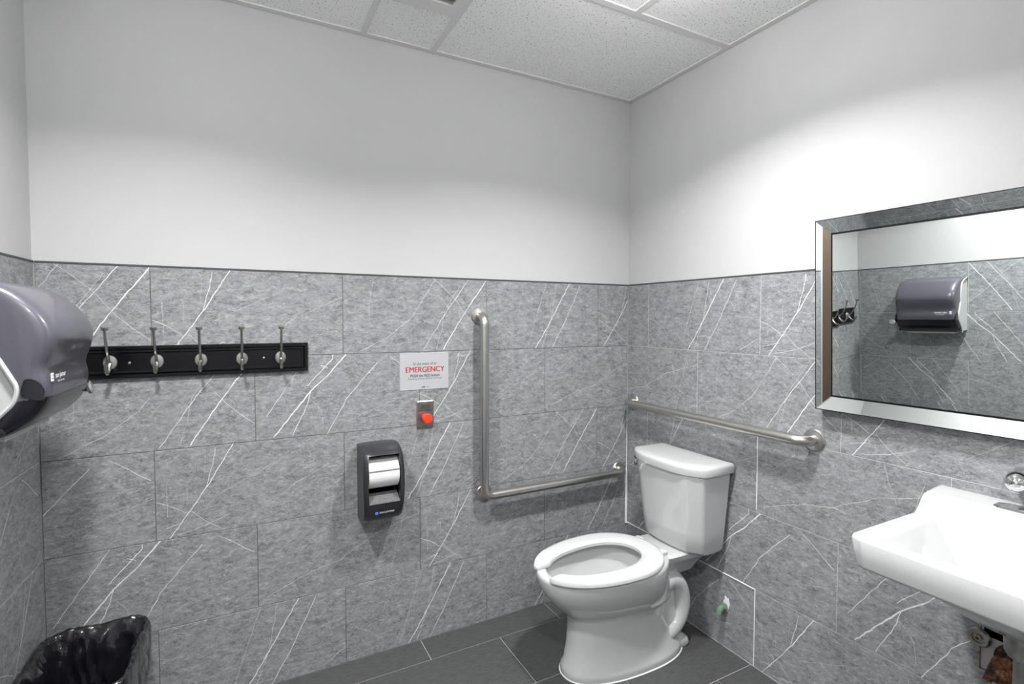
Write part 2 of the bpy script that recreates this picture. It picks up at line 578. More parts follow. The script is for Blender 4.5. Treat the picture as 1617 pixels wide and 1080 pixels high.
def text_part(name, body, size, x, y, z, mat, parent, align='CENTER', bold=0.0, extrude=0.0002, rot=None, width=None):
    """lettering standing in the local x-z plane, facing local -y; (x, z) is the middle of the line"""
    cu = bpy.data.curves.new('text', 'FONT')
    cu.body = body
    cu.size = 1.0
    cu.align_x = align
    cu.align_y = 'CENTER'
    cu.extrude = extrude / size
    cu.resolution_u = 4
    tmp = bpy.data.objects.new('text', cu)
    COL.objects.link(tmp)
    bpy.context.view_layer.update()
    me = bpy.data.meshes.new_from_object(tmp.evaluated_get(bpy.context.evaluated_depsgraph_get()))
    bpy.data.objects.remove(tmp)
    me.name = name
    sx = size
    if width:
        xs = [v.co.x for v in me.vertices]
        sx = width / (max(xs) - min(xs))
    me.transform(Matrix.Diagonal((sx, size, size, 1)))
    for v in me.vertices:
        v.co.z *= size
    R = Matrix.Rotation(pi / 2, 4, 'X') if rot is None else rot
    me.transform(Matrix.Translation((x, y, z)) @ R)
    if bold > 0:                       # heavier strokes: the same outline laid twice, a hair apart
        bb = bmesh.new()
        for i, dx in enumerate((-bold, 0, bold)):
            m2 = me.copy()
            m2.transform(Matrix.Translation((dx, -.00008 * i, 0)))
            bb.from_mesh(m2)
            bpy.data.meshes.remove(m2)
        bb.to_mesh(me)
        bb.free()
    me.materials.clear()
    me.materials.append(MT[mat])
    ob = bpy.data.objects.new(name, me)
    COL.objects.link(ob)
    ob.parent = parent
    return ob


def fillet(pts, rads, seg=5):
    """rounded closed polygon in 2D"""
    out = []
    n = len(pts)
    for i in range(n):
        p = Vector(pts[i]); a = Vector(pts[i - 1]); c = Vector(pts[(i + 1) % n])
        r = rads[i] if isinstance(rads, (list, tuple)) else rads
        if r <= 0:
            out += [tuple(p)] * (seg + 1)
            continue
        d1, d2 = (a - p).normalized(), (c - p).normalized()
        ang = d1.angle(d2)
        t = min(r / math.tan(ang / 2), (a - p).length * .49, (c - p).length * .49)
        s, e = p + d1 * t, p + d2 * t
        for k in range(seg + 1):
            f = k / seg
            q = s * (1 - f) ** 2 + p * 2 * f * (1 - f) + e * f * f
            out.append((q.x, q.y))
    return out


def rrect(x0, x1, y0, y1, r, seg=5):
    return fillet([(x0, y0), (x1, y0), (x1, y1), (x0, y1)], r, seg)


def sstep(a, b, x):
    t = max(0, min(1, (x - a) / (b - a)))
    return t * t * (3 - 2 * t)


# ================================================================== THE ROOM
def struct(name, bm, mat, parent=None, **kw):
    o = finish(name, bm, mat, parent, smooth=False, **kw)
    if not parent:
        o['kind'] = 'structure'
    return o


WALL_U = {'back': (-2.33, 0.012), 'right': (-0.012, 2.80), 'left': (-2.82, 0.012), 'rear': (-0.02, 2.42)}
LABEL = {'back': 'white painted wall over marble-look tile behind the L-shaped grab bar',
         'right': 'white painted wall over marble-look tile behind the toilet and sink',
         'left': 'narrow white and grey tiled wall beside the waste bin',
         'rear': 'white and grey tiled wall facing the L-shaped grab bar'}
CAT = {'back': 'wall', 'right': 'wall', 'left': 'wall', 'rear': 'wall'}
HOLE = (1.448, 1.640, 0.418, 0.600)       # cut-out in the tile under the sink (u0,u1,z0,z1)
CAV = (1.4535, 1.60, 0.512, 0.592)         # opening in the board inside it
DOOR = (-2.00, -1.10)                     # door opening on the left wall (u)
DOOR_H = 2.06
walls = {}
for w, (u0, u1) in WALL_U.items():
    bm = bmesh.new()
    if w == 'right':
        a, b_, c, d = CAV
        for (x0, x1, z0, z1) in ((u0, a, -.02, CEIL + .05), (b_, u1, -.02, CEIL + .05), (a, b_, -.02, c), (a, b_, d, CEIL + .05)):
            box(bm, x0, x1, .006, .10, z0, z1)
    elif w == 'left':
        a, b_ = DOOR
        for (x0, x1, z0, z1) in ((u0, a, -.02, CEIL + .05), (b_, u1, -.02, CEIL + .05), (a, b_, DOOR_H, CEIL + .05)):
            box(bm, x0, x1, .006, .10, z0, z1)
    else:
        box(bm, u0, u1, .006, .10, -.02, CEIL + .05)
    o = struct('wall_' + w, bm, 'paint')
    o.matrix_world = fmat(w)
    o['label'] = LABEL[w]
    walls[w] = o

# --- wall tiles
JOINT = {  # joint phase for odd rows (top, third, bottom) and even rows, in wall u
    'back': (-2.0252, -1.7214), 'right': (0.1504, 0.4591), 'left': (-0.62, -0.31), 'rear': (0.2, 0.5)}
LIM = {'back': (-2.3145, -0.0015), 'right': (0.0015, 2.79), 'left': (-2.79, -0.0015), 'rear': (0.0015, 2.38)}
PLAN = {
    'back': {0: {-1: 'B', 0: 'A', 1: 'B', 2: 'C', 3: 'A'}, 1: {-1: 'B', 0: 'D', 1: 'A', 2: 'E'},
             2: {-1: 'D', 0: 'A', 1: 'C', 2: 'B', 3: 'A'}, 3: {-1: 'D', 0: 'E', 1: 'A', 2: 'C'},
             4: {-1: 'E', 0: 'C', 1: 'C', 2: 'C', 3: 'C'}},
    'right': {0: {-1: 'A', 0: 'C', 1: 'A', 2: 'D'}, 1: {-1: 'E', 0: 'B', 1: 'A'}, 2: {-1: 'C', 0: 'A', 1: 'E', 2: 'D'},
              3: {-1: 'C', 0: 'D', 1: 'D', 2: 'B'}, 4: {-1: 'A', 0: 'D', 1: 'A', 2: 'C'}},
}
tile_cache = {}


def tile_obj(w, ua, ub, org, row, key, cut=None):
    g = 0.0010
    ck = (round(ua - org, 4), round(ub - ua, 4), key, cut)
    zb = HT * (4 - row)
    if ck not in tile_cache:
        bm = bmesh.new()
        x0, x1, z0, z1 = g, ub - ua - g, g, HT - g
        parts = [(x0, x1, z0, z1)]
        if cut:
            a, b_, c, d = cut[0] - ua, cut[1] - ua, cut[2] - zb, cut[3] - zb
            parts = [(x0, a, z0, z1), (b_, x1, z0, z1), (a, b_, z0, c), (a, b_, d, z1)]
        for (p, q, r, s) in parts:
            vs, fs = box(bm, p, q, 0, .006, r, s)
            if not cut:
                es = [e for e in fs[2].edges]
                bmesh.ops.bevel(bm, geom=es, offset=.0006, segments=1, affect='EDGES')
        uvl = bm.loops.layers.uv.new('UVMap')
        for f in bm.faces:
            for l in f.loops:
                l[uvl].uv = (l.vert.co.x + ua - org, l.vert.co.z)
        bmesh.ops.recalc_face_normals(bm, faces=bm.faces)
        me = bpy.data.meshes.new('tile')
        bm.to_mesh(me); bm.free()
        me.materials.append(TILE[key])
        tile_cache[ck] = me
    ob = bpy.data.objects.new('tile', tile_cache[ck])
    COL.objects.link(ob)
    ob.parent = walls[w]
    ob.location = (ua, 0, zb)
    return ob


for w in WALL_U:
    lo, hi = LIM[w]
    # grout bed behind the tiles
    spans = [(lo, hi)]
    if w == 'left':
        spans = [(lo, DOOR[0] - .06), (DOOR[1] + .06, hi)]
    bm = bmesh.new()
    for a, b_ in spans:
        if w == 'right':
            h = HOLE
            for (x0, x1, z0, z1) in ((a, h[0], 0, TOP), (h[1], b_, 0, TOP), (h[0], h[1], 0, h[2]), (h[0], h[1], h[3], TOP)):
                box(bm, x0, x1, .0011, .007, z0, z1)
        else:
            box(bm, a, b_, .0011, .007, 0, TOP)
    struct('grout_bed', bm, 'grout_light' if w in ('right', 'left') else 'grout', walls[w])
    for row in range(5):
        org0 = JOINT[w][row % 2]
        k = math.floor((lo - org0) / TW)
        while org0 + k * TW < hi:
            o0 = org0 + k * TW
            key = PLAN.get(w, {}).get(row, {}).get(k) or 'ABCDE'[(row * 2 + k * 3 + len(w)) % 5]
            for (sa, sb) in spans:
                a, b_ = max(o0, sa), min(o0 + TW, sb)
                if b_ - a > .004:
                    cut = None
                    if w == 'right' and a < HOLE[0] and b_ > HOLE[1] and HT * (4 - row) < HOLE[2] and HT * (5 - row) > HOLE[3]:
                        cut = HOLE
                    tile_obj(w, a, b_, o0, row, key, cut)
            k += 1

# dark edge trim on top of the tile
for i, w in enumerate(('back', 'right', 'left', 'rear')):
    bm = bmesh.new()
    lo, hi = LIM[w]
    spans = [(lo, hi)] if w != 'left' else [(lo, DOOR[0] - .06), (DOOR[1] + .06, hi)]
    for a, b_ in spans:
        box(bm, a, b_, -.0008, .008, TOP, TOP + .0060)
    o = struct('trim_%d' % (i + 1), bm, 'trim')
    o.matrix_world = fmat(w)

# white caulk beads low in the corner and around the toilet's wall joints
bm = bmesh.new()
tube(bm, [(-.003, -.003, z) for z in (.30, .42, .52, .585)], [.006, .0065, .0055, .003], 8)
tube(bm, [(-.003, -.003, .585), (-.003, -.003, .95)], [.002, .001], 6)
struct('caulk_bead', bm, 'caulk', walls['back'])
bm = bmesh.new()
for pts, r in (([(.0, -.0002, HT), (.40, -.0002, HT), (.761, -.0002, HT)], .0028),
               ([(.7615, -.0002, 0.0), (.7615, -.0002, HT)], .0022),
               ([(.761, -.0002, 2 * HT + .01), (.761, -.0002, 3 * HT)], .0018)):
    tube(bm, pts, r, 6)
o = struct('caulk_bead', bm, 'caulk', walls['right'])

# --- floor with slate tiles
bm = bmesh.new()
box(bm, -2.45, .02, -2.84, .02, -.06, -.0015)
floor = struct('floor', bm, 'grout_light')
floor['label'] = 'dark slate-look tile floor with pale joints'
rows = [0.0]
y = -.137
while y > -2.81:
    rows.append(y); y -= .3065
rows.append(-2.805)
cache = {}
for r, (ya, yb) in enumerate(zip(rows[:-1], rows[1:])):
    ph = -.4985 if r % 2 == 0 else -.8035
    k = -5
    while ph + k * TW < 0:
        a, b_ = max(ph + k * TW, -2.42), min(ph + (k + 1) * TW, -.001)
        k += 1
        if b_ - a < .01:
            continue
        key = (round(b_ - a, 3), round(ya - yb, 3))
        if key not in cache:
            bm = bmesh.new()
            box(bm, .0012, key[0] - .0012, .0012, key[1] - .0012, -.01, 0)
            bmesh.ops.recalc_face_normals(bm, faces=bm.faces)
            me = bpy.data.meshes.new('floor_tile')
            bm.to_mesh(me); bm.free()
            me.materials.append(MT['floor'])
            cache[key] = me
        ob = bpy.data.objects.new('floor_tile', cache[key])
        COL.objects.link(ob)
        ob.parent = floor
        ob.location = (a, yb, 0)

# --- suspended ceiling
bm = bmesh.new()
box(bm, -2.48, .03, -2.88, .03, CEIL + .03, CEIL + .08)
ceil = struct('ceiling', bm, 'tbar')
ceil['label'] = 'suspended ceiling of white pinholed mineral tiles'
CT = [(-1.05, 0, -.60, 0), (-1.33, -1.05, -.27, 0), (-2.42, -1.33, -.60, 0)]
ycut = [-.60, -1.21, -1.82, -2.43, -2.81]
xcut = [0, -.49, -1.10, -1.71, -2.32, -2.42]
for ya, yb in zip(ycut[:-1], ycut[1:]):
    for xa, xb in zip(xcut[:-1], xcut[1:]):
        CT.append((xb, xa, yb, ya))
for (xa, xb, ya, yb) in CT:
    bm = bmesh.new()
    box(bm, xa + .002, xb - .002, ya + .002, yb - .002, CEIL + .004, CEIL + .02)
    struct('ceiling_tile', bm, 'ceiling', ceil)


def tbar(x0, x1, y0, y1):
    bm = bmesh.new()
    box(bm, x0, x1, y0, y1, CEIL - .0005, CEIL + .008)
    struct('grid_bar', bm, 'tbar', ceil)


h = .012
tbar(-1.05 - h, -1.05 + h, -.588, -.0195)
tbar(-1.33 - h, -1.33 + h, -.588, -.0195)
for yy in ycut[:-1]:
    tbar(-2.42, -.0195, yy - h, yy + h)
for xx in xcut[1:-1]:
    tbar(xx - h, xx + h, -2.81, -.60 - h)
# wall angles
tbar(-2.33, 0, -.020, .004)
tbar(-.020, .004, -2.80, -.020)
# dark shadow line under the wall angle
# --- vent
vent = thing('ceiling_vent', 'brown louvred ceiling vent in a white frame near the back wall', 'vent',
             world=Matrix.Translation((-1.19, -.435, CEIL)))
bm = bmesh.new()
X, Y = .128, .165
for (x0, x1, y0, y1) in ((-X, X, Y - .075, Y - .012), (-X, X, -Y + .012, -Y + .05), (-X, -X + .03, -Y + .05, Y - .075), (X - .03, X, -Y + .05, Y - .075)):
    box(bm, x0, x1, y0, y1, -.008, .012)
finish('frame', bm, 'tbar', vent, smooth=False)
bm = bmesh.new()
box(bm, -X + .02, X - .02, -Y + .04, Y - .06, .010, .016)
finish('backing', bm, 'vent_brown', vent, smooth=False)
for i in range(9):
    bm = bmesh.new()
    yy = -Y + .06 + i * .022
    box(bm, -X + .03, X - .03, -.009, .009, -.001, .001, Matrix.Translation((0, yy, .002)) @ Matrix.Rotation(radians(35), 4, 'X'))
    finish('louvre', bm, 'vent_brown', vent, smooth=False)

# --- ceiling lights (two out of view above; the rear one added to brighten the lower tile)
for (x, y), where in zip(LAMP_POS, ('toward the toilet corner', 'toward the coat hooks', 'added in the unseen rear half of the room to brighten the lower tile')):
    lt = thing('ceiling_light', 'round white globe ceiling light ' + where, 'light', world=Matrix.Translation((x, y, CEIL)),
               group='round ceiling lights')
    bm = bmesh.new()
    lathe(bm, [(.085, 0), (.087, -.004), (.083, -.018), (.055, -.026), (.045, -.030)], Matrix.Identity(4), 32)
    finish('housing', bm, 'housing', lt)
    bm = bmesh.new()
    r_ = GLOBE_R
    lathe(bm, [(max(.002, r_ * sin(pi * k / 9)), -.024 - r_ + r_ * cos(pi * k / 9)) for k in range(10)], Matrix.Identity(4), 16)
    finish('globe', bm, 'diffuser', lt, angle=80)
    ld = bpy.data.lights.new('lamp_glow', 'AREA')
    ld.shape = 'DISK'
    ld.size = .13
    ld.energy = LAMP_WATT
    ld.spread = radians(LAMP_SPREAD)
    ld.color = (1.0, .997, .99)
    lo = bpy.data.objects.new('lamp_glow', ld)
    COL.objects.link(lo)
    lo.parent = lt
    lo.location = (0, 0, -.026 - 2 * GLOBE_R)

# --- door on the left wall (seen only as a brown strip in the mirror's edge)
a, b_ = DOOR
bm = bmesh.new()
for (x0, x1, z0, z1) in ((a - .05, a + .012, 0, DOOR_H + .05), (b_ - .012, b_ + .05, 0, DOOR_H + .05), (a + .012, b_ - .012, DOOR_H - .012, DOOR_H + .05)):
    box(bm, x0, x1, -.012, .10, z0, z1)
door = struct('door_1', bm, 'bronze')
door.matrix_world = fmat('left')
door['label'] = 'grey door in a dark bronze frame on the side wall'
bm = bmesh.new()
rbox(bm, a + .015, b_ - .015, .03, .07, .008, DOOR_H - .015, .002, 1)
leaf = struct('door_leaf', bm, 'door', door)
bm = bmesh.new()
xh = a + .10
lathe(bm, [(.026, 0), (.026, .006), (.012, .010), (.010, .045)], axis_mat((xh, .03, 1.0), OUT), 20)
tube(bm, [(xh, -.012, 1.0), (xh + .12, -.012, 1.0)], .009, 12)
finish('door_handle', bm, 'nickel', leaf)
for z in (.25, 1.03, 1.8):
    bm = bmesh.new()
    tube(bm, [(b_ - .02, .026, z - .05), (b_ - .02, .026, z + .05)], .007, 10)
    finish('hinge', bm, 'nickel', door)

# ================================================================== TOILET  (local: x right, -y out from wall)
TU = 0.464
toilet = thing('toilet', 'white two-piece toilet with open-front seat standing in the tiled corner', 'toilet', 'right', TU, 0, 0)


def egg(z, f, b, hw, n=48, ex=2.2, oc=None):
    oc = (f * .42 + b * .58) if oc is None else oc
    pts = []
    for k in range(n):
        t = 2 * pi * k / n
        c, s = cos(t), sin(t)
        cc = math.copysign(abs(c) ** (2 / ex), c)
        ss = math.copysign(abs(s) ** (2 / ex), s)
        o = oc + (f - oc) * cc if cc > 0 else oc + (oc - b) * cc
        pts.append((hw * ss, -o, z))
    return pts


bm = bmesh.new()
R = []
for z, f, b_, hw, ex in ((0, .690, .13, .130, 2.3), (.012, .694, .125, .134, 2.3), (.03, .690, .13, .131, 2.3), (.045, .680, .14, .122, 2.3),
                         (.12, .668, .20, .112, 2.3), (.19, .664, .24, .108, 2.3), (.222, .666, .25, .110, 2.3), (.232, .672, .185, .116, 2.2), (.245, .690, .19, .125, 2.2),
                         (.28, .728, .20, .148, 2.1), (.32, .764, .21, .169, 2.1), (.36, .786, .22, .182, 2.1), (.395, .796, .225, .187, 2.1),
                         (.408, .795, .228, .186, 2.1), (.412, .789, .234, .180, 2.1), (.412, .762, .285, .150, 2.1), (.405, .756, .29, .145, 2.1), (.385, .752, .295, .142, 2.1),
                         (.35, .735, .305, .135, 2.1), (.30, .700, .32, .118, 2.1), (.25, .655, .34, .092, 2.1), (.215, .60, .37, .060, 2.1), (.205, .54, .41, .03, 2.0)):
    R.append(egg(z, f, b_, hw, 56, ex))
loft(bm, R)
bowl = finish('bowl', bm, 'porcelain', toilet, angle=60)
# deck that carries the tank
bm = bmesh.new()
R = []
for z, hb, hf, f, b_ in ((.30, .050, .06, .275, .06), (.345, .075, .08, .278, .045), (.372, .100, .095, .280, .035), (.385, .112, .105, .282, .032), (.405, .116, .110, .282, .030), (.411, .110, .104, .278, .036)):
    R.append([(x, -o, z) for x, o in fillet([(-hb, b_), (hb, b_), (hf, f), (-hf, f)], .03, 5)])
loft(bm, R)
finish('tank_deck', bm, 'porcelain', toilet, angle=50)
# sculpted trapway behind the pedestal
bm = bmesh.new()
path = [(.34, .08), (.315, .15), (.29, .22), (.262, .272), (.222, .292), (.175, .272), (.150, .215), (.152, .155), (.180, .105), (.235, .070), (.31, .05)]


def catmull(p, n=5):
    out = []
    for i in range(len(p) - 1):
        p0, p1, p2, p3 = p[max(i - 1, 0)], p[i], p[i + 1], p[min(i + 2, len(p) - 1)]
        for k in range(n):
            t = k / n
            out.append(tuple(.5 * (2 * b + (c - a) * t + (2 * a - 5 * b + 4 * c - d) * t * t + (3 * b - a - 3 * c + d) * t ** 3)
                             for a, b, c, d in zip(p0, p1, p2, p3)))
    out.append(p[-1])
    return out


pp = catmull(path)
R = []
for i, (o, z) in enumerate(pp):
    a = pp[max(i - 1, 0)]; c = pp[min(i + 1, len(pp) - 1)]
    t = Vector((c[0] - a[0], c[1] - a[1])).normalized()
    nx, nz = -t.y, t.x
    ring = []
    for k in range(20):
        th = 2 * pi * k / 20
        cc = math.copysign(abs(cos(th)) ** .75, cos(th)) * .041
        ss = math.copysign(abs(sin(th)) ** .75, sin(th)) * .098
        ring.append((ss, -(o + nx * cc), z + nz * cc))
    R.append(ring)
loft(bm, R)
finish('trapway', bm, 'porcelain', toilet, angle=60)
# inner web and foot
bm = bmesh.new()
R = []
for z, f, b_, hw in ((0, .40, .115, .085), (.012, .40, .11, .09), (.03, .40, .115, .085), (.06, .40, .15, .078), (.18, .38, .18, .076), (.25, .31, .18, .074), (.33, .275, .16, .070)):
    R.append([(x, -o, z) for x, o in fillet([(-hw, b_), (hw, b_), (hw, f), (-hw, f)], .035, 5)])
loft(bm, R)
finish('foot', bm, 'porcelain', toilet, angle=50)
for s in (-1, 1):
    bm = bmesh.new()
    lathe(bm, [(.016, 0), (.017, .006), (.012, .014), (.004, .018)], axis_mat((s * .112, -.30, .020), (0, 0, 1)), 16)
    finish('bolt_cap', bm, 'porcelain', toilet)
bm = bmesh.new()
ring = egg(.002, .695, .124, .135, 56, 2.3)
tube(bm, ring + [ring[0]], .003, 6)
finish('base_caulk', bm, 'caulk', toilet)

# seat: open-front ring
bm = bmesh.new()


def seat_pt(t, f, b, hw, ex=2.15):
    oc = f * .40 + b * .60
    c, s = cos(t), sin(t)
    cc = math.copysign(abs(c) ** (2 / ex), c); ss = math.copysign(abs(s) ** (2 / ex), s)
    o = oc + (f - oc) * cc if cc > 0 else oc + (oc - b) * cc
    return hw * ss, o


R = []
NS = 64
g0 = 0.20
for i in range(NS + 1):
    t = g0 + (2 * pi - 2 * g0) * i / NS
    xo, oo = seat_pt(t, .805, .262, .193)
    # inside edge stays parallel to the opening near the tips
    xi, oi_ = seat_pt(t, .745, .345, .112)
    tip = min(i, NS - i) / NS
    e = sstep(0, .05, tip)
    xi = xi + (math.copysign(.052, xo) - xi) * (1 - e) * .8 if abs(xi) < .052 else xi
    prof = [(1.0, .0), (1.0, .55), (.94, .92), (.80, 1.0), (.30, 1.0), (.10, .90), (.0, .6), (0, 0)]
    ring = []
    hgt = .019 * (.55 + .45 * sstep(0, .012, tip))
    rl = 1 - .45 * (1 - sstep(0, .014, tip))      # rounded tips
    for q, v in prof:
        qq = .5 + (q - .5) * rl
        ring.append((xi + (xo - xi) * qq, -(oi_ + (oo - oi_) * qq), .414 + v * hgt))
    R.append(ring)
loft(bm, R)
seat = finish('seat', bm, 'seat', toilet, angle=50)
for s in (-1, 1):
    bm = bmesh.new()
    rbox(bm, s * .070 - .018, s * .070 + .018, -.292, -.250, .411, .428, .006, 3)
    finish('hinge', bm, 'seat', seat)

# tank
bm = bmesh.new()


def tank_ring(z, hw, f, b, ch=.055, drop=.045, r=.022):
    pts = [(-hw, b), (hw, b), (hw + .002, f - drop), (hw - ch, f - .004), (0, f + .008), (-hw + ch, f - .004), (-hw - .002, f - drop)]
    return [(x, -o, z) for x, o in fillet(pts, [.012, .012, r, .09, .6, .09, r], 8)]


R = [tank_ring(.410, .150, .165, .04), tank_ring(.412, .162, .180, .032), tank_ring(.426, .169, .190, .026), tank_ring(.50, .174, .197, .022), tank_ring(.62, .183, .208, .018), tank_ring(.742, .192, .218, .016)]
loft(bm, R)
tank = finish('tank', bm, 'porcelain', toilet, angle=50)
bm = bmesh.new()


def lid_ring(z, hw, f, b, drop=.062):
    pts = [(-hw + .006, b), (hw - .006, b), (hw, b + .006)]
    for k in range(25):
        x = hw * (1 - 2 * k / 24)
        pts.append((x, f - drop * abs(x / hw) ** 3.2))
    pts.append((-hw, b + .006))
    return [(x, -o, z) for x, o in pts]


R = [lid_ring(.740, .196, .224, .014), lid_ring(.744, .203, .234, .010), lid_ring(.770, .206, .238, .008), lid_ring(.778, .203, .235, .010),
     lid_ring(.782, .196, .228, .016), lid_ring(.7845, .17, .20, .03), lid_ring(.7855, .10, .15, .06)]
loft(bm, R)
finish('tank_lid', bm, 'porcelain', toilet, angle=50)
# flush lever on the tank's left end
bm = bmesh.new()
lathe(bm, [(.014, 0), (.014, .006), (.008, .010), (.008, .022)], axis_mat((-.190, -.165, .712), (-1, 0, 0)), 16)
rbox(bm, -.220, -.208, -.175, -.150, .690, .735, .003, 2)
finish('flush_lever', bm, 'chrome', toilet)

# ================================================================== GRAB BARS
def flange(bm, u, z):
    lathe(bm, [(.0385, 0), (.0385, .002), (.036, .005), (.022, .0075), (.019, .0085)], axis_mat((u, 0, z), OUT), 32)


gb = thing('grab_bar', 'L-shaped brushed steel grab bar screwed to the wall beside the toilet', 'grab bar', 'back', -.838, .59, .0012)
BR = .0185
off = .057
bm = bmesh.new()
tube(bm, [(0, 0, .785), (0, -off, .785), (0, -off, 0), (.783, -off, 0), (.783, 0, 0)], BR, 20, bend=.042, bseg=8)
finish('bar', bm, 'steel', gb)
for u, z in ((0, .785), (.022, -.004), (.783, 0)):
    bm = bmesh.new()
    flange(bm, u, z)
    fl = finish('flange', bm, 'steel', gb)
    for ang in (pi / 2, pi / 2 + 2.09, pi / 2 + 4.19):
        bm = bmesh.new()
        lathe(bm, [(.0035, .004), (.0035, .0065), (.001, .0072)], axis_mat((u + .030 * cos(ang), 0, z + .030 * sin(ang)), OUT), 10)
        finish('screw', bm, 'nickel', fl)
bm = bmesh.new()
tube(bm, [(.022, 0, -.004), (.022, -off + .006, 0)], .013, 16)
finish('support_stub', bm, 'steel', gb)

gb2 = thing('grab_bar', 'straight brushed steel grab bar on the wall above the toilet tank', 'grab bar', 'right', .050, .943, .0012)
bm = bmesh.new()
tube(bm, [(0, 0, 0), (0, -off, 0), (.932, -off, 0), (.932, 0, 0)], BR, 20, bend=.042, bseg=8)
finish('bar', bm, 'steel', gb2)
for u in (0, .932):
    bm = bmesh.new()
    flange(bm, u, 0)
    fl = finish('flange', bm, 'steel', gb2)
    for ang in (pi / 2, pi / 2 + 2.09, pi / 2 + 4.19):
        bm = bmesh.new()
        lathe(bm, [(.0035, .004), (.0035, .0065), (.001, .0072)], axis_mat((u + .030 * cos(ang), 0, .030 * sin(ang)), OUT), 10)
        finish('screw', bm, 'nickel', fl)

# ================================================================== COAT RACK
rack = thing('coat_rack', 'black lacquered board with five satin nickel coat hooks', 'coat rack', 'back', -1.885, 1.2205, 0)
bm = bmesh.new()
hw, hh = .342, .0525
R = []
for ins, d in ((0, 0), (0, .012), (.004, .016), (.011, .016), (.013, .013), (.017, .0165), (.021, .0165), (.024, .0135)):
    R.append([(x, -d, z) for x, z in ((-hw + ins, -hh + ins), (hw - ins, -hh + ins), (hw - ins, hh - ins), (-hw + ins, hh - ins))])
loft(bm, R)
finish('board', bm, 'blackwood', rack, smooth=False)
for i in range(5):
    x = -.2485 + i * .1243
    bm = bmesh.new()
    # the long upper prong
    tube(bm, catmull([(x, -.016, .0), (x, -.030, .006), (x, -.052, .030), (x, -.070, .068), (x, -.080, .106)]), .0042, 10)
    # the short lower prong
    tube(bm, catmull([(x, -.020, .004), (x, -.030, -.014), (x, -.046, -.030), (x, -.062, -.030), (x, -.072, -.014), (x, -.074, -.002)]),
         [.0052] * 20 + [.0058] * 6, 10)
    hk = finish('hook', bm, 'nickel', rack)
    bm = bmesh.new()
    R = []
    for sc, d in ((1, .0135), (1, .017), (.9, .0195), (.5, .021)):
        R.append([(x + .0185 * sc * cos(2 * pi * k / 28), -d, .0225 * sc * sin(2 * pi * k / 28)) for k in range(28)])
    loft(bm, R)
    finish('base_disc', bm, 'nickel_flat', hk)
    bm = bmesh.new()
    lathe(bm, [(.0045, -.002), (.0090, -.001), (.0096, .0005), (.0096, .008), (.008, .0095)], axis_mat((x, -.080, .106), (0, -.12, 1)), 18)
    finish('knob', bm, 'nickel', hk)
for x, z in ((-.199, -.003), (.194, .0)):
    bm = bmesh.new()
    lathe(bm, [(.0042, .0128), (.0042, .0142), (.0022, .0148)], axis_mat((x, 0, z), OUT), 12)
    finish('screw', bm, 'nickel', rack)

# ================================================================== EMERGENCY SIGN and BUTTON
sg = thing('emergency_sign', 'silver plate with red EMERGENCY lettering above the red button', 'sign', 'back', -1.0875, 1.144, 0)
bm = bmesh.new()
rbox(bm, -.1055, .1055, -.0022, 0, -.077, .077, .0006, 1)
finish('plate', bm, 'sign', sg, smooth=False)
text_part('lettering', 'In the event of an', .0175, .002, -.0024, .031, 'black_print', sg, width=.098)
text_part('lettering', 'EMERGENCY', .032, .002, -.0024, .006, 'red_print', sg, bold=.0006, width=.166)
text_part('lettering', 'PUSH the RED button', .0165, .002, -.0024, -.019, 'black_print', sg, bold=.0002, width=.126)
text_part('lettering', '(Handicap button will flash and beep)', .0105, .002, -.0024, -.031, 'grey_print', sg, width=.148)
text_part('lettering', 'AMP', .0085, -.006, -.0024, -.067, 'black_print', sg, bold=.0003)
text_part('lettering', 'signs', .0070, .014, -.0024, -.067, 'grey_print', sg)

bt = thing('emergency_button', 'red mushroom push button on a small steel wall plate', 'button', 'back', -1.0865, .962, 0)
bm = bmesh.new()
R = []
for ins, d in ((0, 0), (0, .003), (.004, .0062), (.007, .0062)):
    R.append([(x, -d, z) for x, z in rrect(-.0365 + ins, .0365 - ins, -.058 + ins, .058 - ins, .003, 3)])
loft(bm, R)
finish('plate', bm, 'plate', bt, angle=25)
text_part('lettering', 'PUSH FOR', .0075, 0, -.0065, .0365, 'black_print', bt, bold=.0002)
text_part('lettering', 'EMERGENCY', .0075, 0, -.0065, .0275, 'black_print', bt, bold=.0002)
text_part('lettering', 'ASSISTANCE', .0105, 0, -.0065, .0175, 'black_print', bt, bold=.0001, width=.060)
text_part('lettering', 'CAMDEN', .0055, 0, -.0065, -.050, 'black_print', bt)
for z in (.0455, -.040):
    bm = bmesh.new()
    lathe(bm, [(.0038, .006), (.0036, .0078), (.0015, .0082)], axis_mat((0, 0, z), OUT), 12)
    finish('screw', bm, 'nickel', bt)
bm = bmesh.new()
lathe(bm, [(.016, .006), (.016, .012), (.0125, .013), (.0125, .024), (.0185, .026), (.0205, .030), (.0205, .039), (.0185, .043), (.010, .0445), (.002, .0447)],
      axis_mat((.0, 0, -.012), OUT), 32)
btn = finish('push_button', bm, 'red', bt)

# ================================================================== TOILET PAPER DISPENSER
tp = thing('toilet_paper_dispenser', 'black plastic toilet paper dispenser with a white roll in its window', 'dispenser', 'back', -1.290, .585, 0)
bm = bmesh.new()
# side outline (out, z) of the cover, top to bottom; the front face carries a window cut-out
WX, WZ0, WZ1 = .060, .075, .262
prof = [(.0, .288), (.05, .292), (.09, .288), (.118, .276), (.134, .262), (.143, .20), (.146, .14), (.145, .075), (.136, .038), (.118, .012), (.085, .0), (.04, -.008), (0, -.008)]
wid = [(-.01, .074), (.03, .082), (.10, .0885), (.15, .0895), (.20, .088), (.26, .083), (.295, .072)]


def lerp_tab(tab, v):
    for (a, x), (b, y) in zip(tab[:-1], tab[1:]):
        if v <= b:
            return x + (y - x) * max(0, (v - a)) / (b - a)
    return tab[-1][1]


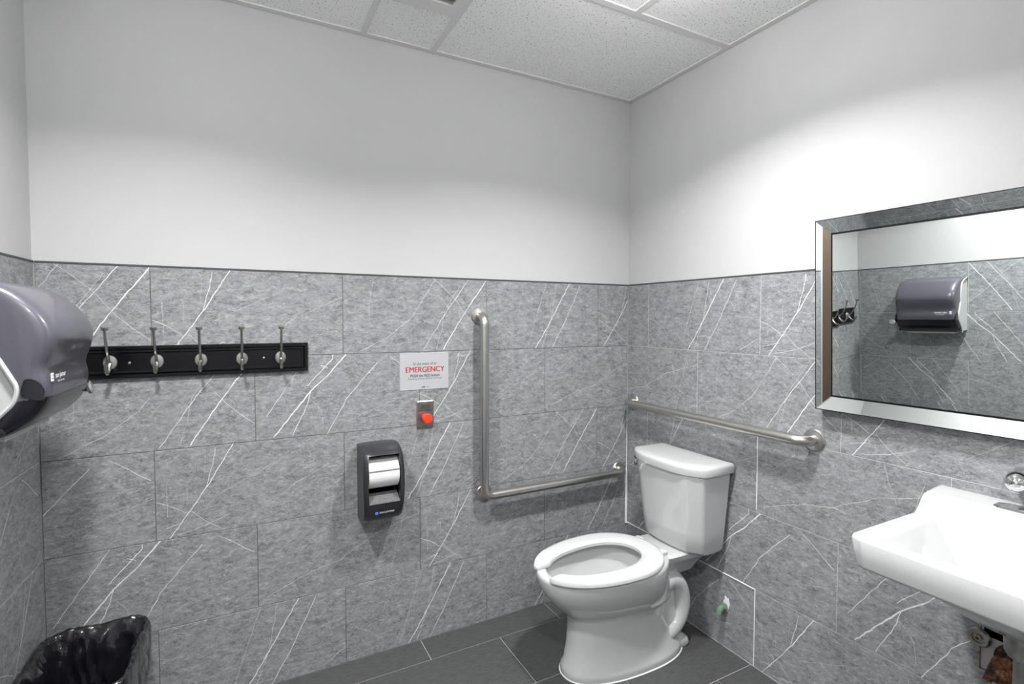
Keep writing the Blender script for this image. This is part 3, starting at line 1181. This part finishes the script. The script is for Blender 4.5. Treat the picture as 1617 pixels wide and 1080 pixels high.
def hw_at(o, z):
    return lerp_tab(wid, z) - .013 * (max(o, 0) / .146) ** 2


# rings across x: each is the side outline pulled in toward the edges for a pillow shape
def cover_ring(f):
    s = 1 - .10 * abs(f) ** 6
    pts = []
    for o, z in prof:
        zz = .14 + (z - .14) * (1 - .03 * abs(f) ** 6)
        oo = o * s
        pts.append((f * hw_at(oo, zz), -oo, zz))
    return pts


fs = [-1, -.97, -.90, -WX / .0755, -.3, .3, WX / .0755, .90, .97, 1]
rings = [cover_ring(f) for f in fs]
vr = [[bm.verts.new(p) for p in r] for r in rings]
nP = len(prof)
for i in range(len(fs) - 1):
    for j in range(nP - 1):
        z0, z1 = prof[j][1], prof[j + 1][1]
        if 3 <= i <= 5 and 4 <= j <= 6:
            continue                      # the window
        bm.faces.new((vr[i][j], vr[i + 1][j], vr[i + 1][j + 1], vr[i][j + 1]))
bm.faces.new(list(reversed(vr[0])))
bm.faces.new(vr[-1])
# window reveal
loop_out = [vr[3][j] for j in range(4, 8)] + [vr[i][7] for i in range(4, 7)] + [vr[6][j] for j in range(6, 3, -1)] + [vr[i][4] for i in range(5, 3, -1)]
inn = [bm.verts.new(v.co + Vector((0, .03, 0))) for v in loop_out]
n = len(loop_out)
for i in range(n):
    bm.faces.new((loop_out[i], loop_out[(i + 1) % n], inn[(i + 1) % n], inn[i]))
cover = finish('cover', bm, 'tp_cover', tp, angle=40)
bm = bmesh.new()
box(bm, -.068, .068, -.006, -.002, .02, .27)
finish('back_plate', bm, 'black_plastic', tp, smooth=False)
bm = bmesh.new()
ax = axis_mat((-.0575, -.080, .185), (1, 0, 0))
lathe(bm, [(.020, 0), (.058, 0), (.058, .115), (.020, .115)], ax, 40)
roll_ = finish('paper_roll', bm, 'paper', tp, angle=50)
bm = bmesh.new()
lathe(bm, [(.0205, -.001), (.0205, .116)], ax, 24)
finish('cardboard_core', bm, 'card', roll_)
bm = bmesh.new()
rbox(bm, -.058, .058, -.1395, -.137, .203, .206, .0008, 1)
finish('paper_edge', bm, 'tray', roll_)
bm = bmesh.new()
vs, _ = box(bm, -.058, .058, -.140, -.085, .0, .004)
for v in vs:
    v.co.z += .080 + (-.085 - v.co.y) * -.35 + .022
    if v.co.y < -.1:
        v.co.z -= .004
finish('tear_tray', bm, 'tray', tp, smooth=False)
text_part('lettering', 'SAN JAMAR', .0105, .006, -.1435, .047, 'white_print', tp, bold=.0003, width=.056,
          rot=Matrix.Rotation(pi / 2 + .25, 4, 'X'))
bm = bmesh.new()
box(bm, -.038, -.027, -.1445, -.1435, .042, .052)
finish('logo_mark', bm, 'blue_print', tp, smooth=False)

# ================================================================== PAPER TOWEL DISPENSER (left wall; u = -s)
pd = thing('paper_towel_dispenser', 'smoky purple-grey lever paper towel dispenser on the left wall', 'dispenser', 'left', -.465, 1.10, 0)
# cover side profile (out, z) measured from the wall and the dispenser's bottom
cprof = [(.0, .347), (.05, .350), (.10, .344), (.145, .330), (.182, .300), (.205, .270), (.218, .240), (.220, .215), (.213, .185), (.205, .162),
         (.204, .145), (.208, .122), (.205, .092), (.193, .062), (.170, .036), (.135, .014), (.118, .008)]
cp_all = catmull(cprof, 3)
cp = [q for q in cp_all if q[1] > .082]
cp_low = [q for q in cp_all if q[1] < .096]
HW = .155
def pd_rings(prof_):
  R = []
  for f in (0, .02, .06, .12, .30, .5, .7, .88, .94, .98, 1):
    a = abs(f - .5) * 2
    e = max(0, (a - .72) / .28)
    s = 1 - .085 * (1 - sqrt(max(0, 1 - e * e)))
    x = -HW + 2 * HW * f
    ring = []
    for o, z in prof_:
        ring.append((x, -(.02 + (o - .02) * s) if o > .02 else -o, .175 + (z - .175) * (1 - .055 * (1 - sqrt(max(0, 1 - e * e))))))
    R.append(ring)
  return R


bm = bmesh.new()
vr = loft(bm, pd_rings(cp), False, False, closed=False)
# side walls of the cover with the S-shaped opening toward the wall
sedge = [(.030, .338), (.075, .325), (.105, .300), (.118, .265), (.122, .225), (.122, .195), (.132, .172), (.147, .140), (.156, .115), (.150, .085), (.128, .058), (.105, .030), (.098, .006)]
sc = catmull(sedge, 4)
sc_up = [q for q in sc if q[1] > .078]
sc_low = [q for q in sc if q[1] < .090]
for ring, side in ((vr[0], -1), (vr[-1], 1)):
    m_ = len(ring)
    low = [bm.verts.new((side * (HW - .001), -sc_up[int(round(i * (len(sc_up) - 1) / (m_ - 1)))][0], sc_up[int(round(i * (len(sc_up) - 1) / (m_ - 1)))][1])) for i in range(m_)]
    mid = [bm.verts.new((side * (HW + .0025), (a.co.y * .75 + b2.co.y * .25), (a.co.z * .75 + b2.co.z * .25))) for a, b2 in zip(ring, low)]
    for p_, q_ in ((ring, mid), (mid, low)):
        for i in range(m_ - 1):
            bm.faces.new((p_[i], p_[i + 1], q_[i + 1], q_[i]))
cov = finish('cover', bm, 'smoke', pd, angle=50)
for side in (-1, 1):
    bm = bmesh.new()
    tube(bm, [(side * (HW + .0005), -o, z) for o, z in sc], .0045, 8)
    finish('opening_rim', bm, 'disp_grey', cov)
# grey chassis with side panels
bm = bmesh.new()
R = []
pl = [(0, .335), (.035, .333)] + [(o - .004, z) for o, z in sc[3:]] + [(.09, .012), (0, .012)]
for x in (-HW + .006, HW - .006):
    R.append([(x, -o, z) for o, z in pl])
loft(bm, R)
ch = finish('chassis', bm, 'disp_grey', pd, angle=25)
# dark glossy lower part of the cover
bm = bmesh.new()
Rl = pd_rings([(o + .0006, z) for o, z in cp_low])
Rl = [[(x * 1.012, y, z) for x, y, z in r] for r in Rl]
vl = loft(bm, Rl, False, False, closed=False)
for ring, side in ((vl[0], -1), (vl[-1], 1)):
    m_ = len(ring)
    inn_ = [bm.verts.new((side * (HW + .0012), -sc_low[int(round(i * (len(sc_low) - 1) / (m_ - 1)))][0], sc_low[int(round(i * (len(sc_low) - 1) / (m_ - 1)))][1])) for i in range(m_)]
    for i in range(len(ring) - 1):
        bm.faces.new((ring[i], ring[i + 1], inn_[i + 1], inn_[i]))
finish('lower_cover', bm, 'smoke_dark', cov, angle=45)
# paper outlet and tear bar
bm = bmesh.new()
box(bm, -HW + .03, HW - .03, -.125, -.07, .0, .014)
finish('tear_bar', bm, 'disp_grey', pd, smooth=False)
# dark pocket on each cover side
for side in (-1, 1):
    bm = bmesh.new()
    pk = catmull([(.163, .113), (.170, .134), (.188, .131), (.200, .112), (.199, .090), (.182, .090), (.165, .098), (.163, .113)], 4)[:-1]
    R = [[(side * (HW - .002), -o, z) for o, z in pk], [(side * (HW + .0026), -o, z) for o, z in pk]]
    loft(bm, R)
    finish('side_pocket', bm, 'smoke_dark', cov, angle=30)
    bm = bmesh.new()
    lathe(bm, [(.009, 0), (.009, .003), (.005, .004)], axis_mat((side * (HW + .002), -.128, .024), (side, 0, 0)), 14)
    finish('lock', bm, 'black_plastic', cov)
# feed lever at the far end
bm = bmesh.new()
tube(bm, catmull([(HW - .02, -.165, .080), (HW + .006, -.180, .084), (HW + .016, -.190, .076), (HW + .024, -.196, .074)]),
     [.008] * 4 + [.009] * 4 + [.011] * 4 + [.010] * 4, 12)
finish('feed_lever', bm, 'black_plastic', pd)
bm = bmesh.new()
lathe(bm, [(.004, -.006), (.018, -.003), (.020, .004), (.014, .009)], axis_mat((HW + .022, -.194, .076), (.1, -.9, .3)), 16)
finish('lever_pad', bm, simple('lever_grey', (.25, .25, .255), .35), pd)
ro = Matrix.Rotation(pi / 2, 4, 'X')
text_part('lettering', 'san jamar', .017, -.085, -.2095, .137, 'white_print', cov, bold=.0004, rot=ro)
text_part('lettering', 'smart. safe. sure.', .0065, -.083, -.2095, .124, 'white_print', cov, bold=.0001, rot=ro)
bm = bmesh.new()
for k in range(3):
    box(bm, -.141, -.130, -.2102, -.2082, .126 + k * .0065, .131 + k * .0065)
finish('logo_mark', bm, 'white_print', cov, smooth=False)

# ================================================================== MIRROR
MA, MB_ = -0.0138, -0.0404
mn = Vector((-1, MA, MB_)).normalized()
mx_ = (Vector((0, -1, 0)) - mn * Vector((0, -1, 0)).dot(mn)).normalized()
mz_ = mx_.cross(-mn).normalized()
MH, MWD = .627, .93
yl, zb = -1.008, 1.062
MM = Matrix.Identity(4)
org = Vector((-.028, yl, zb))
for i in range(3):
    MM[i][0], MM[i][1], MM[i][2], MM[i][3] = mx_[i], -mn[i], mz_[i], org[i]
mir = thing('wall_mirror', 'rectangular wall mirror with a slanted mirrored border hanging above the sink', 'mirror', world=MM)
SW, SD = .044, .0118
bm = bmesh.new()
g = .0015
box(bm, -g, MWD + g, .004, .020, -g, MH + g)
for (x0, x1, z0, z1) in ((-g, .001, -g, MH + g), (MWD - .001, MWD + g, -g, MH + g), (0, MWD, -g, .001), (0, MWD, MH - .001, MH + g)):
    box(bm, x0, x1, -SD - .001, .006, z0, z1)
finish('backing', bm, 'mirror_edge', mir, smooth=False)


def quad_strip(name, o0, o1, i1, i0):
    bm = bmesh.new()
    ps = [Vector(o0), Vector(o1), Vector(i1), Vector(i0)]
    top = [bm.verts.new(p) for p in ps]
    bot = [bm.verts.new(p + Vector((0, .003, 0))) for p in ps]
    bm.faces.new(top); bm.faces.new(list(reversed(bot)))
    for i in range(4):
        j = (i + 1) % 4
        bm.faces.new((top[i], bot[i], bot[j], top[j]))
    return finish(name, bm, 'mirror', mir, smooth=False)


def pt(x, z, d):
    return (x, -d, z)


gp = .0008
i0 = SW
for (a, b_, c, d) in (
        (pt(0, 0, SD), pt(0, MH, SD), pt(i0, MH - i0, 0), pt(i0, i0, 0)),
        (pt(MWD, MH, SD), pt(MWD, 0, SD), pt(MWD - i0, i0, 0), pt(MWD - i0, MH - i0, 0)),
        (pt(0, MH, SD), pt(MWD, MH, SD), pt(MWD - i0, MH - i0, 0), pt(i0, MH - i0, 0)),
        (pt(MWD, 0, SD), pt(0, 0, SD), pt(i0, i0, 0), pt(MWD - i0, i0, 0))):
    ctr = (Vector(a) + Vector(b_) + Vector(c) + Vector(d)) / 4
    quad_strip('mirror_strip', *[tuple(Vector(p) + (ctr - Vector(p)).normalized() * gp) for p in (a, b_, c, d)])
# mitre beads
for (p, q) in ((pt(0, 0, SD), pt(i0, i0, 0)), (pt(0, MH, SD), pt(i0, MH - i0, 0)), (pt(MWD, 0, SD), pt(MWD - i0, i0, 0)), (pt(MWD, MH, SD), pt(MWD - i0, MH - i0, 0))):
    bm = bmesh.new()
    tube(bm, [p, q], .0012, 6)
    finish('mitre_bead', bm, 'mirror_bead', mir)
# main glass with its own shallow bevel
bm = bmesh.new()
e0, e1 = SW + .0065, SW + .026
R = []
for ins, d in ((e0, -.004), (e0, .0037), (e1, .0041)):
    R.append([(ins, -d, ins), (MWD - ins, -d, ins), (MWD - ins, -d, MH - ins), (ins, -d, MH - ins)])
loft(bm, R)
finish('glass', bm, 'mirror', mir, smooth=False)

# ================================================================== SINK
SU, SHW, SO, SZ = 1.605, .262, .452, .838
sink = thing('sink', 'white wall-hung ceramic sink with a raised back ledge', 'sink', 'right', SU, 0, 0)
RC = .03


def sdf_rr(x, o, hw, o0, o1, r):
    cx, co = 0, (o0 + o1) / 2
    dx, do = abs(x - cx) - (hw - r), abs(o - co) - ((o1 - o0) / 2 - r)
    return -(sqrt(max(dx, 0) ** 2 + max(do, 0) ** 2) + min(max(dx, do), 0) - r)     # >0 inside


def smin(a, b, k):
    h_ = max(k - abs(a - b), 0) / k
    return min(a, b) - h_ * h_ * k * .25


def sink_z(x, o):
    z = SZ + .054 * sstep(.140, .070, o) - .010 * sstep(.03, .0, .45 - o) * 0
    # back ledge slopes gently forward
    z -= .006 * sstep(.0, .085, o) * (1 if o < .085 else 0)
    # basin
    bx, b0, b1 = SHW - .048, .130, SO - .036
    ds = bx - abs(x)
    df = b1 - o
    db = o - b0
    if ds > -.03 and df > -.03 and db > -.03:
        d = smin(smin(ds * .95, df * 1.5, .012), smin(db * 1.25, .125, .02), .02)
        d = d if d > .006 else (max(0, (d + .006)) ** 2 / (4 * .006))
        z -= max(0, d)
    return z


# grid mapped to the rounded outline
NX, NO = 120, 104
bm = bmesh.new()
grid = []
for j in range(NO + 1):
    row = []
    o = SO * j / NO
    for i in range(NX + 1):
        x = -SHW + 2 * SHW * i / NX
        # pull the grid's border in at the rounded front corners
        xx, oo = x, o
        if o > SO - RC:
            t = o - (SO - RC)
            lim = SHW - RC + sqrt(max(RC * RC - t * t, 0))
            xx = x * lim / SHW
        e = min(SHW - abs(x), SO - o)
        rr = .008
        z = sink_z(xx, oo)
        if e < rr:
            z -= rr - sqrt(max(0, rr * rr - (rr - e) ** 2))
        row.append(bm.verts.new((xx, -oo, z)))
    grid.append(row)
for j in range(NO):
    for i in range(NX):
        bm.faces.new((grid[j][i], grid[j][i + 1], grid[j + 1][i + 1], grid[j + 1][i]))
border = [grid[0][i] for i in range(NX + 1)] + [grid[j][NX] for j in range(1, NO + 1)] + [grid[NO][i] for i in range(NX - 1, -1, -1)] + [grid[j][0] for j in range(NO - 1, 0, -1)]
prev = border
ZL = ((.768, .978), (.761, .970), (.757, .94), (.755, .88))
for zz, sc_ in ZL:
    ring = [bm.verts.new((v.co.x * sc_, v.co.y * sc_ if -v.co.y > .01 else v.co.y, zz)) for v in border]
    for i in range(len(border)):
        k = (i + 1) % len(border)
        bm.faces.new((prev[i], prev[k], ring[k], ring[i]))
    prev = ring
# under-bowl
for zz, hx, oc, ho in ((.750, .205, .235, .17), (.72, .165, .235, .135), (.688, .115, .232, .095), (.672, .06, .23, .05)):
    ring = []
    for v in border:
        x, o = v.co.x / SHW, (-v.co.y - SO / 2) / (SO / 2)
        mxx = max(abs(x), abs(o), 1e-6)
        l = sqrt(x * x + o * o)
        q = mxx / l * .75 + .25 * 1
        ring.append(bm.verts.new((x * q * hx, -(oc + o * q * ho), zz)))
    for i in range(len(border)):
        k = (i + 1) % len(border)
        bm.faces.new((prev[i], prev[k], ring[k], ring[i]))
    prev = ring
bm.faces.new(prev)
basin = finish('basin', bm, 'porcelain', sink, angle=60)
# chrome plate over the tap holes
bm = bmesh.new()
pz = SZ + .046
R = []
oct_ = [(-.122, .036), (-.108, .024), (.108, .024), (.122, .036), (.122, .058), (.108, .070), (-.108, .070), (-.122, .058)]
for s_, dz in ((1, -.004), (1, .004), (.96, .009), (.90, .010)):
    R.append([(x * s_, -(.0485 + (o - .0485) * s_), pz + dz) for x, o in oct_])
loft(bm, R)
finish('cover_plate', bm, 'chrome', sink, smooth=False)
bm = bmesh.new()
lathe(bm, [(.024, 0), (.024, .003), (.020, .004)], axis_mat((0, -.265, .7065), (0, 0, 1)), 24)
finish('drain_ring', bm, 'chrome', sink)
bm = bmesh.new()
lathe(bm, [(.009, 0), (.009, .003)], axis_mat((0, -.150, SZ - .045), (0, -1, .5)), 16)
finish('overflow_hole', bm, 'black_print', sink)

# wall-mounted tap, its left dome reaches into the picture
tap = thing('faucet', 'chrome wall-mounted tap above the sink', 'faucet', 'right', SU, .955, 0)
for s in (-1, 1):
    bm = bmesh.new()
    lathe(bm, [(.033, 0), (.034, .005), (.030, .016), (.028, .020), (.028, .045), (.026, .058), (.018, .069), (.006, .074)], axis_mat((s * .078, 0, .002), OUT), 28)
    hd = finish('handle', bm, 'chrome', tap)
bm = bmesh.new()
tube(bm, [(-.07, -.03, 0), (.07, -.03, 0)], .014, 16)
finish('body', bm, 'chrome', tap)
bm = bmesh.new()
tube(bm, [(0, -.03, 0), (0, -.05, .05), (0, -.17, .06), (0, -.19, .02)], .010, 14, bend=.03)
finish('spout', bm, 'chrome', tap)

# waste trap under the sink
tr = thing('drain_trap', 'rusty drain pipe and trap under the sink', 'pipe', 'right', SU, .46, 0)
bm = bmesh.new()
lathe(bm, [(.034, .208), (.036, .190), (.034, .160), (.028, .150), (.018, .146), (.018, .02)], axis_mat((0, -.23, 0), (0, 0, 1)), 28)
finish('tailpiece', bm, 'worn_metal', tr)
bm = bmesh.new()
tube(bm, [(0, -.23, .06), (0, -.23, -.06), (-.03, -.16, -.06), (-.06, -.10, -.045), (-.085, -.075, -.02)], .017, 16, bend=.04)
finish('trap_bend', bm, 'worn_metal', tr)
bm = bmesh.new()
tube(bm, [(-.085, .004, .012), (-.085, -.05, .012), (-.085, -.088, -.02)], [.034] * 20, 20, bend=.03, bseg=6)
finish('iron_elbow', bm, 'rust', tr)
bm = bmesh.new()
lathe(bm, [(.024, 0), (.026, .004), (.026, .026), (.022, .030)], axis_mat((-.085, -.075, -.012), (.1, -.55, -.8)), 8)
finish('slip_nut', bm, 'worn_metal', tr)
bm = bmesh.new()
lathe(bm, [(.044, 0), (.044, .004), (.036, .008)], axis_mat((-.085, .0045, .012), OUT), 26)
finish('wall_flange', bm, 'rust', tr)

# exposed board, cavity and fixing inside the tile cut-out
bm = bmesh.new()
a, b_, c, d = CAV
box(bm, a - .02, b_ + .02, .075, .08, c - .02, d + .02)
box(bm, a - .004, a, .006, .08, c, d); box(bm, b_, b_ + .004, .006, .08, c, d)
box(bm, a, b_, .006, .08, c - .004, c); box(bm, a, b_, .006, .08, d, d + .004)
struct('wall_cavity', bm, 'rust_dark', walls['right'])
bm = bmesh.new()
h = HOLE
for (x0, x1, z0, z1) in ((h[0], CAV[0], h[2], h[3]), (CAV[1], h[1], h[2], h[3]), (CAV[0], CAV[1], h[2], CAV[2]), (CAV[0], CAV[1], CAV[3], h[3])):
    box(bm, x0, x1, .0048, .0065, z0, z1)
struct('exposed_board', bm, 'board', walls['right'])
fx = thing('wall_anchor', 'round grey washer with brass screw under the sink', 'bolt', 'right', 1.446, .503, 0)
bm = bmesh.new()
lathe(bm, [(.026, 0), (.026, .004), (.022, .009), (.014, .010), (.013, .006)], axis_mat((0, 0, 0), OUT), 28)
finish('washer', bm, MT['worn_metal'], fx)
bm = bmesh.new()
lathe(bm, [(.009, .005), (.009, .012), (.005, .013)], axis_mat((0, 0, 0), OUT), 6)
finish('bolt_head', bm, simple('brass_old', (.30, .25, .15), .4, .8, noise=.3), fx)
bm = bmesh.new()
lathe(bm, [(.0035, .012), (.0035, .0138)], axis_mat((0, 0, 0), OUT), 12)
finish('bolt_hole', bm, 'black_print', fx)

# corroded stub in the wall right of the toilet
st = thing('pipe_stub', 'short green corroded pipe stub in a white patch beside the toilet', 'pipe', 'right', .626, .172, 0)
bm = bmesh.new()
random.seed(9)
pts = []
for k in range(18):
    t = 2 * pi * k / 18
    r_ = 1 + random.uniform(-.22, .22)
    pts.append((.016 * r_ * cos(t) + .006, .030 * r_ * sin(t) + .012))
loft(bm, [[(x, .001, z) for x, z in pts], [(x, -.0012, z) for x, z in pts], [(x * .8, -.002, z * .8 + .002) for x, z in pts]])
finish('plaster_patch', bm, 'caulk', st, angle=20)
bm = bmesh.new()
tube(bm, [(0, 0, 0), (0, -.022, -.001), (0, -.034, -.006), (0, -.040, -.022)], .0125, 14, bend=.012)
finish('stub', bm, 'green', st)
bm = bmesh.new()
lathe(bm, [(.0165, 0), (.0165, .012), (.013, .013)], axis_mat((0, -.006, 0), OUT), 6)
finish('nut', bm, 'green', st)

# ================================================================== WASTE BIN with black bag
BC = Vector((-2.175, -.222, 0))
bn = thing('waste_bin', 'black waste bin lined with a crumpled black bag in the left corner', 'bin', world=Matrix.Translation(BC) @ Matrix.Rotation(radians(-2), 4, 'Z'))
bm = bmesh.new()
R = []
for z, hx, hy in ((0, .098, .138), (.004, .102, .142), (.20, .116, .160), (.355, .123, .170), (.376, .127, .174), (.382, .127, .174), (.382, .122, .169), (.20, .112, .156), (.01, .098, .138)):
    R.append([(x, y, z) for x, y in rrect(-hx, hx, -hy, hy, .045, 6)])
loft(bm, R)
finish('bucket', bm, 'bin', bn, angle=40)
# the bag: from inside, up over the rim and down outside, with folds
bm = bmesh.new()
random.seed(21)
NB = 176


def rr_pt(k, hx, hy, r=.05):
    per = rrect(-hx, hx, -hy, hy, r, 10)
    # even resample
    L_ = [0]
    for a, c in zip(per, per[1:] + per[:1]):
        L_.append(L_[-1] + sqrt((a[0] - c[0]) ** 2 + (a[1] - c[1]) ** 2))
    return per, L_


def resample(hx, hy, r=.05):
    per, L_ = rr_pt(0, hx, hy, r)
    tot = L_[-1]
    out, j = [], 0
    per2 = per + [per[0]]
    for k in range(NB):
        s = tot * k / NB
        while L_[j + 1] < s:
            j += 1
        d = L_[j + 1] - L_[j]
        f = (s - L_[j]) / d if d > 0 else 0
        out.append((per2[j][0] + (per2[j + 1][0] - per2[j][0]) * f, per2[j][1] + (per2[j + 1][1] - per2[j][1]) * f))
    return out


ph = [random.uniform(0, 6.28) for _ in range(14)]
fr = [3, 5, 7, 11, 13, 17, 19, 23, 29, 31, 37, 41, 47, 9]


def wob(k, v, seed):
    t = 2 * pi * k / NB
    return sum(sin(fr[i] * t + ph[i] + v * (1.2 + .5 * i) + seed) / (1 + .05 * fr[i]) for i in range(14)) / 5


secs = []
keys = [(.02, .060, .095, .010), (.03, .085, .122, .016), (.12, .094, .137, .020), (.22, .102, .146, .020), (.31, .110, .156, .018), (.36, .116, .163, .011), (.382, .120, .167, .005),
        (.392, .124, .171, .003), (.395, .128, .175, .003), (.390, .132, .179, .003), (.372, .1335, .181, .005), (.33, .132, .180, .008), (.29, .130, .177, .010), (.25, .128, .174, .011)]
for a, c in zip(keys[:-1], keys[1:]):
    for k in range(4):
        secs.append(tuple(p + (q - p) * k / 4 for p, q in zip(a, c)) + (a[0] < c[0],))
secs.append(keys[-1] + (False,))
from mathutils import noise as mnoise
R = []
for si, (z, hx, hy, amp, inside) in enumerate(secs):
    base = resample(hx, hy)
    ring = []
    for k, (x, y) in enumerate(base):
        l = sqrt(x * x + y * y)
        t = 2 * pi * k / NB
        q = Vector((x * 22, y * 22, z * 9))
        cr_ = abs(mnoise.noise(q)) * 1.6 + abs(mnoise.noise(q * 2.3)) * .8 + abs(mnoise.noise(q * 5.1)) * .35
        fold = abs(sin(11 * t + 2.2 * mnoise.noise(Vector((x * 9, y * 9, z * 4))) * 3)) ** 2
        w_ = (cr_ * .8 + fold * .7) * amp
        dz = mnoise.noise(Vector((x * 14, y * 14, 3.0))) * .012 + abs(mnoise.noise(Vector((x * 45, y * 45, z * 20)))) * .008
        if z < .1:
            dz *= .2
        sgn = -1 if inside else 1
        if not inside:
            w_ = min(w_, .010)
        ring.append((x + x / l * w_ * sgn, y + y / l * w_ * sgn, max(.012, z + dz)))
    R.append(ring)
loft(bm, R, True, False)
bag = finish('bag_liner', bm, 'bag', bn, angle=40)
